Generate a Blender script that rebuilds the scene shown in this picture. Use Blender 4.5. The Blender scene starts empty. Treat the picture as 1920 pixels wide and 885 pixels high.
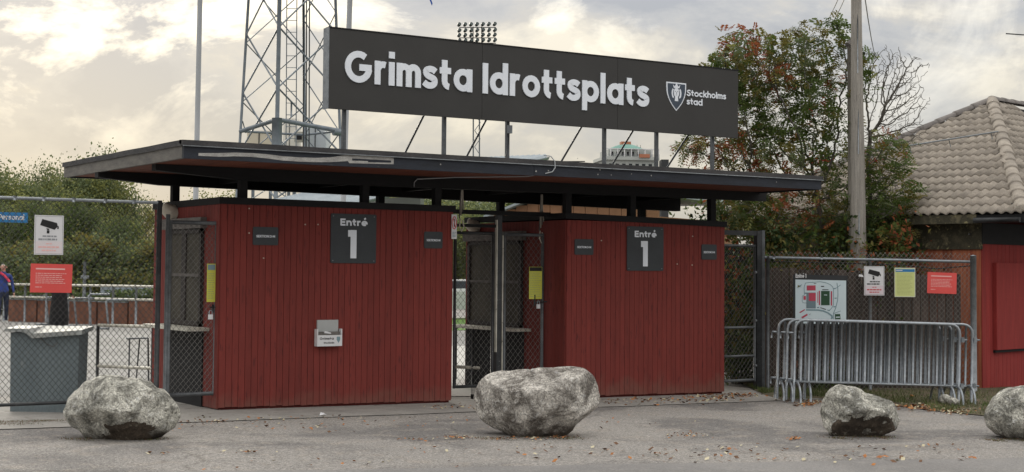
import bpy, bmesh, math, random
import numpy as np
from mathutils import Vector, Matrix
from math import sin, cos, pi, radians, atan2, hypot
random.seed(7); RNG = np.random.default_rng(7)
scn = bpy.context.scene
COL = scn.collection

# ------------------------------------------------------------------ camera
F = 2787.0; CZ = 1.6; PITCH = radians(2.5); ROLL = math.atan(.008)
YAW = math.atan(4290 / math.hypot(F, F * math.tan(PITCH)))      # view azimuth from +X (booth fronts run along X)
hv = Vector((cos(YAW), sin(YAW), 0)); rv = Vector((sin(YAW), -cos(YAW), 0)); zv = Vector((0, 0, 1))
fw = hv * cos(PITCH) + zv * sin(PITCH); uu = -hv * sin(PITCH) + zv * cos(PITCH)
RR = rv * cos(ROLL) + uu * sin(ROLL); UU = -rv * sin(ROLL) + uu * cos(ROLL)
EYE = Vector((0, 0, CZ)); PX, PY = 960.0, 384.8
cd = bpy.data.cameras.new('camera'); cam = bpy.data.objects.new('camera', cd); COL.objects.link(cam)
cam.matrix_world = Matrix(((RR.x, UU.x, -fw.x, 0), (RR.y, UU.y, -fw.y, 0), (RR.z, UU.z, -fw.z, CZ), (0, 0, 0, 1)))
cd.sensor_fit = 'HORIZONTAL'; cd.sensor_width = 36; cd.lens = 36 * F / 1920
cd.shift_x = 0; cd.shift_y = -(442.5 - PY) / 1920
cd.clip_start = .1; cd.clip_end = 3000
scn.camera = cam

def ray(x, y): return fw + RR * ((x - PX) / F) + UU * (-(y - PY) / F)
def on_plane(x, y, P, ang=0.0):
    """survey point: where the line of sight meets the upright plane through P along heading ang; gives (distance along, height)"""
    d = (cos(ang), sin(ang)); n = (-d[1], d[0]); r = ray(x, y)
    t = ((P[0]) * n[0] + (P[1]) * n[1]) / (r.x * n[0] + r.y * n[1])
    return ((r.x * t - P[0]) * d[0] + (r.y * t - P[1]) * d[1], CZ + r.z * t)
def at(x, y, D): return EYE + ray(x, y) * D
def gz(X, Y=0): return -.0137 * (min(20, max(-4, X)) - 6.4)
def on_ground(x, y):
    r = ray(x, y); t = (-CZ + .0137 * 6.4) / (r.z + .0137 * r.x)
    return EYE + r * t

# ------------------------------------------------------------------ light
SUN_AZ = YAW + radians(20); SUN_EL = radians(13)      # low sun behind thin cloud, beyond the picture's upper left
sd = Vector((cos(SUN_AZ) * cos(SUN_EL), sin(SUN_AZ) * cos(SUN_EL), sin(SUN_EL)))
sl = bpy.data.lights.new('sun', 'SUN'); so = bpy.data.objects.new('sun', sl); COL.objects.link(so)
sl.energy = 1.0; sl.angle = radians(14); sl.color = (1, .93, .8)
so.rotation_euler = sd.to_track_quat('Z', 'Y').to_euler()
W = bpy.data.worlds.new('World'); scn.world = W; W.use_nodes = True
nt = W.node_tree; nt.nodes.clear(); N = nt.nodes; Lk = nt.links
def nd(t, **k):
    n = N.new(t)
    for a, b in k.items():
        if a.startswith('i_'): n.inputs[int(a[2:])].default_value = b
        else: setattr(n, a, b)
    return n
def mth(op, a, b=None, c=None, clamp=False):
    n = N.new('ShaderNodeMath'); n.operation = op; n.use_clamp = clamp
    for i, v in enumerate((a, b, c)):
        if v is None: continue
        if isinstance(v, (int, float)): n.inputs[i].default_value = v
        else: Lk.new(v, n.inputs[i])
    return n.outputs[0]
def mixc(f, a, b, mode='MIX'):
    n = N.new('ShaderNodeMix'); n.data_type = 'RGBA'; n.blend_type = mode
    for s, v in ((n.inputs['Factor'], f), (n.inputs['A'], a), (n.inputs['B'], b)):
        if isinstance(v, (int, float)): s.default_value = v
        elif isinstance(v, tuple): s.default_value = (*v, 1)
        else: Lk.new(v, s)
    return n.outputs['Result']
def ramp(f, *st):
    n = N.new('ShaderNodeValToRGB'); cr = n.color_ramp
    while len(cr.elements) < len(st): cr.elements.new(.5)
    for el, (p, c) in zip(cr.elements, st): el.position = p; el.color = (*c, 1) if len(c) == 3 else c
    Lk.new(f, n.inputs[0]); return n.outputs[0]
tc = nd('ShaderNodeTexCoord'); sep = nd('ShaderNodeSeparateXYZ'); Lk.new(tc.outputs['Generated'], sep.inputs[0])
zc = mth('MAXIMUM', sep.outputs[2], 0.0)
cmb = nd('ShaderNodeCombineXYZ')
Lk.new(sep.outputs[0], cmb.inputs[0]); Lk.new(sep.outputs[1], cmb.inputs[1]); Lk.new(mth('MULTIPLY', zc, 1.9), cmb.inputs[2])
def noise(vec, scale, detail=6, rough=.55, dist=0.0, off=(0, 0, 0)):
    m = N.new('ShaderNodeMapping'); m.inputs['Location'].default_value = off; Lk.new(vec, m.inputs[0])
    n = N.new('ShaderNodeTexNoise'); n.inputs['Scale'].default_value = scale; n.inputs['Detail'].default_value = detail
    n.inputs['Roughness'].default_value = rough; n.inputs['Distortion'].default_value = dist
    Lk.new(m.outputs[0], n.inputs[0]); return n.outputs[0]
n1 = noise(cmb.outputs[0], 4.6, 9, .58, .5, (3.1, 1.7, .4))
n2 = noise(cmb.outputs[0], 5.2, 9, .6, .6, (2.3, 6.2, 1.0))
n3 = noise(cmb.outputs[0], 14, 8, .62, .4, (1.3, 9.2, 5.0))
grey = ramp(mth('ADD', mth('MULTIPLY', n1, .75), mth('MULTIPLY', n3, .25)), (.42, (.32, .335, .365)), (.475, (.40, .405, .415)), (.52, (.47, .455, .43)), (.585, (.70, .65, .55)))
gap = ramp(mth('ADD', mth('MULTIPLY', n2, .8), mth('MULTIPLY', n3, .2)), (.51, (0, 0, 0)), (.66, (1, 1, 1)))
gap = mth('MULTIPLY', gap, mth('MULTIPLY', mth('SUBTRACT', zc, .06), 12.0, clamp=True), clamp=True)
dt = N.new('ShaderNodeVectorMath'); dt.operation = 'DOT_PRODUCT'; Lk.new(tc.outputs['Generated'], dt.inputs[0]); dt.inputs[1].default_value = sd
glow = mth('POWER', mth('MAXIMUM', dt.outputs['Value'], 0.0), 22.0)
c1 = mixc(mth('MULTIPLY', gap, .7), grey, (1.05, 1.0, .88))
hz_ = mth('MULTIPLY', mth('SUBTRACT', 1.0, mth('DIVIDE', zc, .17), clamp=True), .62)
warm = mth('POWER', mth('MAXIMUM', dt.outputs['Value'], 0.0), 8.0)
c2 = mixc(hz_, c1, mixc(warm, (.63, .62, .59), (.86, .79, .60)))
c3 = mixc(mth('MULTIPLY', glow, mth('ADD', .02, mth('MULTIPLY', gap, .9))), c2, (2.0, 1.75, 1.25))
skt = nd('ShaderNodeTexSky'); skt.sky_type = 'NISHITA'; skt.sun_disc = False
skt.sun_elevation = SUN_EL; skt.sun_rotation = pi / 2 - SUN_AZ
sc_ = mixc(1.0, skt.outputs[0], (.1, .1, .1), 'MULTIPLY')
c4 = mixc(.96, sc_, c3)
bg = nd('ShaderNodeBackground'); Lk.new(c4, bg.inputs[0])
Lk.new(mth('ADD', .59, mth('MULTIPLY', zc, 2.4)), bg.inputs[1])   # overcast sky: the zenith is brighter than the horizon
wo = nd('ShaderNodeOutputWorld'); Lk.new(bg.outputs[0], wo.inputs[0])
scn.view_settings.view_transform = 'Standard'; scn.view_settings.look = 'None'
scn.view_settings.exposure = 0.5; scn.view_settings.gamma = 1

# ------------------------------------------------------------------ materials
MATS = {}
def M(name, c1, c2=None, scale=6, rough=.7, bump=.0, metal=0.0, spot=None, spot_at=.66, stretch=(1, 1, 1), rand=.0,
      fine=0.0, fine_scale=60, bdist=.004, c3=None, local=False, detail=6, two_sided_light=0.0, spec=.4):
    m = bpy.data.materials.new(name); m.use_nodes = True; n = m.node_tree.nodes; l = m.node_tree.links
    b = n['Principled BSDF']; b.inputs['Roughness'].default_value = rough; b.inputs['Metallic'].default_value = metal
    b.inputs['Specular IOR Level'].default_value = spec
    c2 = c2 or tuple(x * .8 for x in c1)
    if local: src = n.new('ShaderNodeTexCoord').outputs['Object']
    else: src = n.new('ShaderNodeNewGeometry').outputs['Position']
    mp = n.new('ShaderNodeMapping'); mp.inputs['Scale'].default_value = stretch; l.new(src, mp.inputs[0])
    nz = n.new('ShaderNodeTexNoise'); nz.inputs['Scale'].default_value = scale; nz.inputs['Detail'].default_value = detail
    nz.inputs['Roughness'].default_value = .6; l.new(mp.outputs[0], nz.inputs[0])
    r = n.new('ShaderNodeValToRGB'); l.new(nz.outputs[0], r.inputs[0])
    cr = r.color_ramp; cr.elements[0].position = .32; cr.elements[0].color = (*c2, 1); cr.elements[1].position = .68; cr.elements[1].color = (*c1, 1)
    if c3: e = cr.elements.new(.5); e.color = (*c3, 1)
    col = r.outputs[0]
    def mix(f, a, bb, mode='MIX'):
        x = n.new('ShaderNodeMix'); x.data_type = 'RGBA'; x.blend_type = mode
        for s, v in ((x.inputs['Factor'], f), (x.inputs['A'], a), (x.inputs['B'], bb)):
            if isinstance(v, (int, float)): s.default_value = v
            elif isinstance(v, tuple): s.default_value = (*v, 1)
            else: l.new(v, s)
        return x.outputs['Result']
    nf = n.new('ShaderNodeTexNoise'); nf.inputs['Scale'].default_value = fine_scale; nf.inputs['Detail'].default_value = 4; l.new(mp.outputs[0], nf.inputs[0])
    if fine:
        rf = n.new('ShaderNodeMapRange'); rf.inputs[1].default_value = .3; rf.inputs[2].default_value = .7
        rf.inputs[3].default_value = 1 - fine; rf.inputs[4].default_value = 1 + fine; l.new(nf.outputs[0], rf.inputs[0])
        col = mix(1.0, col, rf.outputs[0], 'MULTIPLY')
    if spot:
        ns = n.new('ShaderNodeTexNoise'); ns.inputs['Scale'].default_value = scale * 2.3; ns.inputs['Detail'].default_value = 5; l.new(mp.outputs[0], ns.inputs[0])
        rs = n.new('ShaderNodeValToRGB'); rs.color_ramp.elements[0].position = spot_at - .03; rs.color_ramp.elements[0].color = (0, 0, 0, 1)
        rs.color_ramp.elements[1].position = spot_at + .03; l.new(ns.outputs[0], rs.inputs[0])
        col = mix(rs.outputs[0], col, spot)
    if rand:
        oi = n.new('ShaderNodeObjectInfo'); rr = n.new('ShaderNodeMapRange'); rr.inputs[3].default_value = 1 - rand; rr.inputs[4].default_value = 1 + rand
        l.new(oi.outputs['Random'], rr.inputs[0]); col = mix(1.0, col, rr.outputs[0], 'MULTIPLY')
    l.new(col, b.inputs['Base Color'])
    if bump:
        ad = n.new('ShaderNodeMath'); ad.operation = 'MULTIPLY_ADD'; ad.inputs[1].default_value = .35
        l.new(nf.outputs[0], ad.inputs[0]); l.new(nz.outputs[0], ad.inputs[2])
        bp = n.new('ShaderNodeBump'); bp.inputs['Strength'].default_value = bump; bp.inputs['Distance'].default_value = bdist
        l.new(ad.outputs[0], bp.inputs['Height']); l.new(bp.outputs[0], b.inputs['Normal'])
    if two_sided_light:
        out = n['Material Output']; tr = n.new('ShaderNodeBsdfTranslucent'); l.new(col, tr.inputs[0])
        ms = n.new('ShaderNodeMixShader'); ms.inputs[0].default_value = two_sided_light
        l.new(b.outputs[0], ms.inputs[1]); l.new(tr.outputs[0], ms.inputs[2]); l.new(ms.outputs[0], out.inputs[0])
    MATS[name] = m; return m
red_plank = M('falu red boards', (.200, .031, .024), (.155, .025, .020), 3, .8, .25, stretch=(5, 5, .7), rand=.08, fine=.13, fine_scale=90, spot=(.10, .016, .014), spot_at=.64)
red_back = M('dark red backing', (.11, .017, .014), (.09, .014, .012), 4, .9)
black_wood = M('black stained wood', (.0095, .0095, .011), (.005, .005, .006), 5, .8, .3, stretch=(1, 1, 3), rand=.1)
fascia_m = M('dark fascia paint', (.020, .025, .038), (.011, .0135, .020), 4, .62, .25, stretch=(.6, .6, 3), fine=.25, fine_scale=50, spot=(.09, .085, .075), spot_at=.735)
fascia_lit = M('sunlit grey fascia', (.16, .15, .135), (.10, .095, .09), 5, .8, .3, stretch=(1, 1, 4), fine=.2)  # lighter grey carries the sun falling on the left end fascia
bare_m = M('bare grey wood patch', (.44, .43, .41), (.26, .25, .24), 8, .85, .4, stretch=(1, 1, 3), fine=.25)
soffit_m = M('red brown soffit boards', (.17, .05, .026), (.11, .034, .02), 5, .8, .2, rand=.12, stretch=(4, .5, 1), fine=.2)
felt_m = M('roofing felt', (.070, .067, .068), (.035, .035, .038), 9, .9, .3, fine=.25, stretch=(.5, .5, 2))
sign_m = M('anthracite sign face', (.040, .039, .038), (.033, .032, .031), 1.5, .6, fine=.12, fine_scale=300)
sign_plate = M('dark grey plate', (.036, .042, .048), (.028, .032, .037), 4, .5, fine=.1)
white_let = M('pale lettering', (.80, .84, .90), (.74, .78, .85), 3, .5, fine=.06, fine_scale=200)
white_p = M('white plastic', (.72, .72, .74), (.62, .62, .64), 5, .5)
crest_blue = M('crest slate', (.055, .075, .105), (.045, .062, .09), 5, .5)
galv = M('galvanised steel', (.31, .335, .36), (.205, .225, .25), 14, .42, .1, metal=.55, fine=.12, rand=.08, spot=(.22, .2, .18), spot_at=.7)
galv_dull = M('dull galvanised steel', (.27, .29, .31), (.17, .185, .2), 10, .5, .1, metal=.4, fine=.15)
wire_m = M('fence wire', (.075, .075, .073), (.045, .045, .044), 12, .55, metal=.4)
dark_steel = M('dark painted steel', (.045, .047, .05), (.022, .024, .027), 8, .45, .15, metal=.2, fine=.2, spot=(.16, .16, .155), spot_at=.7)
mid_steel = M('grey gate steel', (.13, .14, .15), (.07, .075, .08), 8, .45, .1, metal=.3, fine=.2)
pale_paint = M('chipped pale paint', (.66, .64, .56), (.45, .43, .37), 9, .55, .1, spot=(.2, .19, .17), spot_at=.68)
post_grey = M('pale pole paint', (.42, .44, .46), (.34, .36, .38), 3, .45, stretch=(1, 1, .3))
tower_m = M('tower steel', (.21, .24, .27), (.14, .165, .19), 3, .5, metal=.3)
glass_m = M('dusty hatch pane', (.075, .066, .048), (.035, .031, .023), 2.5, .8, fine=.1)
frame_dark = M('dark window frame', (.03, .022, .02), (.018, .014, .013), 6, .7)
grey_board = M('grey weathered board', (.17, .155, .145), (.09, .083, .078), 9, .85, .4, stretch=(1, 1, 4), fine=.2, rand=.1)
concrete = M('concrete', (.30, .285, .265), (.22, .21, .195), 3, .9, .3, fine=.18, fine_scale=70, spot=(.17, .155, .135), spot_at=.66)
yellow_m = M('yellow notice', (.62, .62, .10), (.55, .55, .08), 3, .5)
lime_m = M('lime paper', (.62, .66, .27), (.57, .61, .24), 3, .55)
coral_m = M('coral red notice', (.72, .095, .085), (.66, .08, .072), 3, .5)
blue_m = M('blue sign', (.03, .20, .45), (.025, .17, .40), 3, .5)
black_m = M('black print', (.015, .014, .016), (.01, .01, .011), 5, .6)
ink_grey = M('grey print', (.30, .31, .33), (.25, .26, .28), 5, .6)
ink_olive = M('olive print', (.40, .43, .17), (.36, .39, .15), 5, .6)
ink_pink = M('pink print', (.80, .48, .46), (.76, .44, .42), 5, .6)
ink_red = M('red print', (.55, .06, .07), (.5, .05, .06), 5, .6)
paper_pink = M('faded pink paper', (.70, .64, .66), (.66, .60, .62), 3, .55)
map_blue = M('map sheet', (.60, .70, .74), (.55, .65, .70), 3, .5)
map_green = M('map green', (.02, .075, .035), (.02, .06, .03), 3, .6)
map_line = M('map line', (.20, .30, .34), (.18, .27, .31), 3, .6)
beige_m = M('beige lamp glass', (.55, .50, .42), (.45, .41, .35), 5, .4)
bin_m = M('grey blue bin', (.165, .20, .215), (.125, .155, .17), 3, .6, .1, fine=.12, stretch=(1, 1, .4), spot=(.19, .22, .23), spot_at=.68)
lid_m = M('faded bin lid', (.40, .40, .37), (.24, .275, .29), 4, .6)
pole_wood = M('grey pole wood', (.36, .335, .30), (.22, .205, .185), 6, .9, .5, stretch=(6, 6, .35), fine=.2, spot=(.09, .08, .072), spot_at=.68)
fence_wood = M('dark brown fence board', (.10, .074, .064), (.036, .028, .025), 5, .85, .4, stretch=(6, 6, .5), rand=.45, fine=.25, spot=(.16, .14, .125), spot_at=.72)
lit_wall_m = M('lit wall strip colour', (.42, .25, .15), (.32, .18, .11), 6, .8, .2, stretch=(6, 6, .5))
orange_plank = M('faded orange boards', (.36, .125, .06), (.22, .06, .035), 4, .85, .3, stretch=(6, 6, .5), rand=.3, fine=.15)
house_red = M('house red boards', (.29, .032, .028), (.22, .022, .02), 3, .8, .2, stretch=(6, 6, .6), rand=.1, fine=.12)
frieze_m = M('mossy frieze board', (.21, .18, .11), (.09, .078, .05), 5, .85, .3, fine=.2, spot=(.28, .25, .13), spot_at=.66, c3=(.045, .042, .028))
tile_m = M('concrete roof tile', (.335, .295, .25), (.225, .198, .17), 7, .9, .4, rand=.14, fine=.22, fine_scale=80, spot=(.17, .155, .135), spot_at=.69)
tile_dark = M('dark ridge tile', (.20, .18, .17), (.13, .12, .115), 7, .9, .4, rand=.15, fine=.2)
bark_m = M('bark', (.11, .095, .075), (.05, .043, .036), 12, .9, .5, stretch=(2, 2, .5))
twig_m = M('grey twig bark', (.13, .12, .10), (.07, .062, .055), 12, .9)
def leafmat(name, a, b, t=.3): return M(name, a, b, 2.5, .65, two_sided_light=t, spec=.25)
leaf_g = leafmat('green leaf', (.12, .17, .04), (.065, .10, .026), .4)
leaf_d = leafmat('dark leaf', (.050, .085, .028), (.028, .05, .018), .3)
leaf_o = leafmat('olive leaf', (.22, .19, .055), (.125, .115, .032), .4)
far_a = leafmat('far leaf light', (.29, .30, .10), (.19, .21, .075), .45)
far_b = leafmat('far leaf deep', (.15, .185, .085), (.095, .125, .058), .4)
leaf_r = leafmat('russet leaf', (.36, .12, .05), (.22, .065, .03), .4)
leaf_y = leafmat('yellow leaf', (.33, .25, .06), (.2, .17, .04))
leaf_pale = leafmat('pale leaf', (.20, .23, .11), (.12, .15, .07))
berry_m = M('red berries', (.50, .035, .022), (.36, .022, .016), 30, .4)
litter_o = M('orange litter', (.42, .17, .045), (.26, .10, .035), 12, .85)
litter_b = M('brown litter', (.17, .09, .05), (.09, .05, .03), 12, .9)
litter_p = M('pale litter', (.55, .50, .36), (.42, .36, .22), 12, .8)
grass_m = leafmat('grass blade', (.10, .14, .035), (.05, .08, .02), .2)
moss_m = leafmat('moss', (.12, .13, .05), (.07, .08, .03), .1)
soil_m = M('leafy soil', (.14, .10, .065), (.06, .05, .034), 8, .95, .6, fine=.4, spot=(.07, .08, .03), spot_at=.55, bdist=.02)
lawn_m = M('lawn', (.13, .24, .04), (.08, .17, .03), 1.5, .9)
corten_m = M('rusty planter steel', (.24, .105, .065), (.13, .058, .04), 5, .8, fine=.2, stretch=(1, 1, .5))
sheet_m = M('corrugated roof sheet', (.34, .38, .41), (.25, .29, .32), 2, .5, metal=.2)
ochre_m = M('ochre cladding', (.25, .125, .07), (.20, .10, .055), 2, .8)
green_roof = M('verdigris roof', (.14, .30, .25), (.10, .23, .20), .2, .6)
pale_wall = M('pale far wall', (.42, .44, .42), (.34, .36, .35), .3, .8)
brick_far = M('far brick', (.42, .17, .10), (.36, .14, .08), .3, .8)
skin_m = M('skin', (.48, .27, .20), (.42, .23, .17), 8, .5)
jacket_m = M('blue jacket', (.035, .065, .26), (.025, .045, .18), 6, .8)
navy_m = M('navy trousers', (.02, .028, .06), (.014, .02, .04), 6, .85)
pink_m = M('pink red sash', (.70, .06, .12), (.6, .05, .1), 6, .7)
shoe_m = M('pale shoes', (.6, .6, .58), (.5, .5, .48), 6, .6)
coat_m = M('black coat', (.012, .011, .012), (.007, .007, .008), 6, .9)
hair_m = M('grey hair', (.35, .33, .30), (.25, .23, .21), 30, .8)
flag_m = M('blue flag', (.015, .10, .45), (.012, .08, .38), 4, .7)
car_m = M('white car paint', (.6, .61, .62), (.55, .56, .57), 2, .3)
car_glass = M('car glass', (.02, .025, .03), (.015, .018, .02), 2, .1)
tyre_m = M('tyre rubber', (.02, .02, .02), (.014, .014, .014), 10, .8)

# dry splash dirt on the lowest boards: pale brown dust in ragged tongues
_n = red_plank.node_tree.nodes; _l = red_plank.node_tree.links; _b = _n['Principled BSDF']; _c = _b.inputs['Base Color'].links[0].from_socket
_g = _n.new('ShaderNodeNewGeometry'); _s = _n.new('ShaderNodeSeparateXYZ'); _l.new(_g.outputs['Position'], _s.inputs[0])
_z = _n.new('ShaderNodeTexNoise'); _z.inputs['Scale'].default_value = 5; _z.inputs['Detail'].default_value = 6; _l.new(_g.outputs['Position'], _z.inputs[0])
_a = _n.new('ShaderNodeMath'); _a.operation = 'MULTIPLY_ADD'; _l.new(_z.outputs[0], _a.inputs[0]); _a.inputs[1].default_value = -.55; _l.new(_s.outputs[2], _a.inputs[2])
_r = _n.new('ShaderNodeMapRange'); _r.inputs[1].default_value = -.32; _r.inputs[2].default_value = -.08; _r.inputs[3].default_value = .55; _r.inputs[4].default_value = 0; _l.new(_a.outputs[0], _r.inputs[0])
_m = _n.new('ShaderNodeMix'); _m.data_type = 'RGBA'; _l.new(_r.outputs[0], _m.inputs['Factor']); _l.new(_c, _m.inputs['A']); _m.inputs['B'].default_value = (.17, .085, .065, 1); _l.new(_m.outputs['Result'], _b.inputs['Base Color'])

def rock_material(name, a, b, c, dark):
    m = bpy.data.materials.new(name); m.use_nodes = True; n = m.node_tree.nodes; l = m.node_tree.links
    bs = n['Principled BSDF']; bs.inputs['Roughness'].default_value = .9; bs.inputs['Specular IOR Level'].default_value = .2
    src = n.new('ShaderNodeTexCoord').outputs['Object']
    def nz(scale, det, dist=0, rough=.6):
        x = n.new('ShaderNodeTexNoise'); x.inputs['Scale'].default_value = scale; x.inputs['Detail'].default_value = det
        x.inputs['Distortion'].default_value = dist; x.inputs['Roughness'].default_value = rough; l.new(src, x.inputs[0]); return x.outputs[0]
    def rp(f, *st):
        r = n.new('ShaderNodeValToRGB'); cr = r.color_ramp
        while len(cr.elements) < len(st): cr.elements.new(.5)
        for e, (p, cc) in zip(cr.elements, st): e.position = p; e.color = (*cc, 1)
        l.new(f, r.inputs[0]); return r.outputs[0]
    def mix(f, x, y, mode='MIX'):
        q = n.new('ShaderNodeMix'); q.data_type = 'RGBA'; q.blend_type = mode
        for s, v in ((q.inputs['Factor'], f), (q.inputs['A'], x), (q.inputs['B'], y)):
            if isinstance(v, (int, float)): s.default_value = v
            elif isinstance(v, tuple): s.default_value = (*v, 1)
            else: l.new(v, s)
        return q.outputs['Result']
    n1 = nz(2.8, 9, 1.2); n2 = nz(13, 8, 1.6, .72); n3 = nz(50, 6, .8, .78)
    col = rp(n1, (.40, c), (.49, b), (.57, a))
    col = mix(rp(n2, (.36, (.62, .62, .62)), (.5, (0, 0, 0))), col, tuple(x * .42 for x in c))
    col = mix(rp(n2, (.56, (0, 0, 0)), (.68, (.85, .85, .85))), col, tuple(min(.8, x * 1.45) for x in a))
    col = mix(1.0, col, rp(n3, (.38, (.40, .39, .37)), (.5, (1, 1, 1)), (.62, (1.6, 1.6, 1.58))), 'MULTIPLY')
    # darker brown foot of the stone, edge broken up by noise
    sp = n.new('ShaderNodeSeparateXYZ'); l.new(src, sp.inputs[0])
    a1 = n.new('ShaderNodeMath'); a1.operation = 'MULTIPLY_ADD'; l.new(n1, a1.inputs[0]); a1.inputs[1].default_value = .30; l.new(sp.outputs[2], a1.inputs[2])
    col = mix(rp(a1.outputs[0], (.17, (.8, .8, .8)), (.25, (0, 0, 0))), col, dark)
    l.new(col, bs.inputs['Base Color'])
    s1 = n.new('ShaderNodeMath'); s1.operation = 'MULTIPLY_ADD'; l.new(n3, s1.inputs[0]); s1.inputs[1].default_value = .35; l.new(n2, s1.inputs[2])
    bp = n.new('ShaderNodeBump'); bp.inputs['Strength'].default_value = 1.0; bp.inputs['Distance'].default_value = .05
    l.new(s1.outputs[0], bp.inputs['Height']); l.new(bp.outputs[0], bs.inputs['Normal'])
    return m
rock_a = rock_material('granite pale', (.74, .72, .65), (.54, .525, .47), (.24, .235, .21), (.06, .045, .036))
rock_dark = M('dark brown granite', (.085, .065, .048), (.035, .028, .022), 7, .95, .6, fine=.4, local=True, spot=(.16, .145, .115), spot_at=.64, bdist=.03)  # darker brown for low faces turned down and forward
rock_b = rock_material('granite mottled', (.70, .66, .61), (.48, .45, .415), (.22, .20, .18), (.11, .085, .065))

def asphalt_material(name, a, b, dust, grit=.25):
    m = bpy.data.materials.new(name); m.use_nodes = True; n = m.node_tree.nodes; l = m.node_tree.links
    bs = n['Principled BSDF']; bs.inputs['Roughness'].default_value = .92; bs.inputs['Specular IOR Level'].default_value = .25
    src = n.new('ShaderNodeNewGeometry').outputs['Position']
    def nz(scale, det, rough=.6, dist=0):
        x = n.new('ShaderNodeTexNoise'); x.inputs['Scale'].default_value = scale; x.inputs['Detail'].default_value = det
        x.inputs['Roughness'].default_value = rough; x.inputs['Distortion'].default_value = dist; l.new(src, x.inputs[0]); return x.outputs[0]
    def rp(f, *st):
        r = n.new('ShaderNodeValToRGB'); cr = r.color_ramp
        while len(cr.elements) < len(st): cr.elements.new(.5)
        for e, (p, cc) in zip(cr.elements, st): e.position = p; e.color = (*cc, 1)
        l.new(f, r.inputs[0]); return r.outputs[0]
    def mix(f, x, y, mode='MIX'):
        q = n.new('ShaderNodeMix'); q.data_type = 'RGBA'; q.blend_type = mode
        for s, v in ((q.inputs['Factor'], f), (q.inputs['A'], x), (q.inputs['B'], y)):
            if isinstance(v, (int, float)): s.default_value = v
            elif isinstance(v, tuple): s.default_value = (*v, 1)
            else: l.new(v, s)
        return q.outputs['Result']
    big = nz(.42, 6, .55, .6); mid = nz(4, 7, .65); fin = nz(70, 3, .75); fin2 = nz(30, 5, .75)
    col = rp(big, (.44, b), (.54, a))
    col = mix(rp(mid, (.52, (0, 0, 0)), (.66, (.7, .7, .7))), col, dust)
    col = mix(1.0, col, rp(fin, (.3, (1 - grit * 1.6,) * 3), (.5, (1, 1, 1)), (.72, (1 + grit * 2,) * 3)), 'MULTIPLY')
    col = mix(1.0, col, rp(fin2, (.34, (1 - grit,) * 3), (.62, (1 + grit * .6,) * 3)), 'MULTIPLY')
    l.new(col, bs.inputs['Base Color'])
    if grit > .2:
        wp = n.new('ShaderNodeTexNoise'); wp.inputs['Scale'].default_value = 1.4; wp.inputs['Detail'].default_value = 6; l.new(src, wp.inputs[0])
        av = n.new('ShaderNodeVectorMath'); av.operation = 'MULTIPLY_ADD'; l.new(wp.outputs[1], av.inputs[0]); av.inputs[1].default_value = (.9, .9, 0); l.new(src, av.inputs[2])
        vo = n.new('ShaderNodeTexVoronoi'); vo.feature = 'DISTANCE_TO_EDGE'; vo.inputs['Scale'].default_value = .42; l.new(av.outputs[0], vo.inputs[0])
        cf = rp(vo.outputs['Distance'], (.0, (.5, .5, .5)), (.004, (.2, .2, .2)), (.010, (0, 0, 0)))
        gate_ = rp(nz(.35, 3), (.46, (0, 0, 0)), (.56, (1, 1, 1)))
        mm = n.new('ShaderNodeMath'); mm.operation = 'MULTIPLY'; l.new(cf, mm.inputs[0]); l.new(gate_, mm.inputs[1])
        col = mix(mm.outputs[0], col, (.06, .052, .045))
        col = mix(rp(nz(1.1, 7, .7, .8), (.57, (0, 0, 0)), (.72, (.45, .45, .45))), col, tuple(x * .62 for x in b)); l.new(col, bs.inputs['Base Color'])
    bp = n.new('ShaderNodeBump'); bp.inputs['Strength'].default_value = .6; bp.inputs['Distance'].default_value = .006
    l.new(fin, bp.inputs['Height']); l.new(bp.outputs[0], bs.inputs['Normal'])
    return m
asphalt = asphalt_material('worn dusty asphalt', (.25, .235, .22), (.155, .147, .142), (.275, .245, .215), .42)
road_m = asphalt_material('smoother road asphalt', (.215, .206, .20), (.185, .177, .172), (.235, .222, .21), .16)
yard_m = asphalt_material('yard paving', (.275, .27, .26), (.235, .23, .22), (.30, .285, .265), .1)

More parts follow.
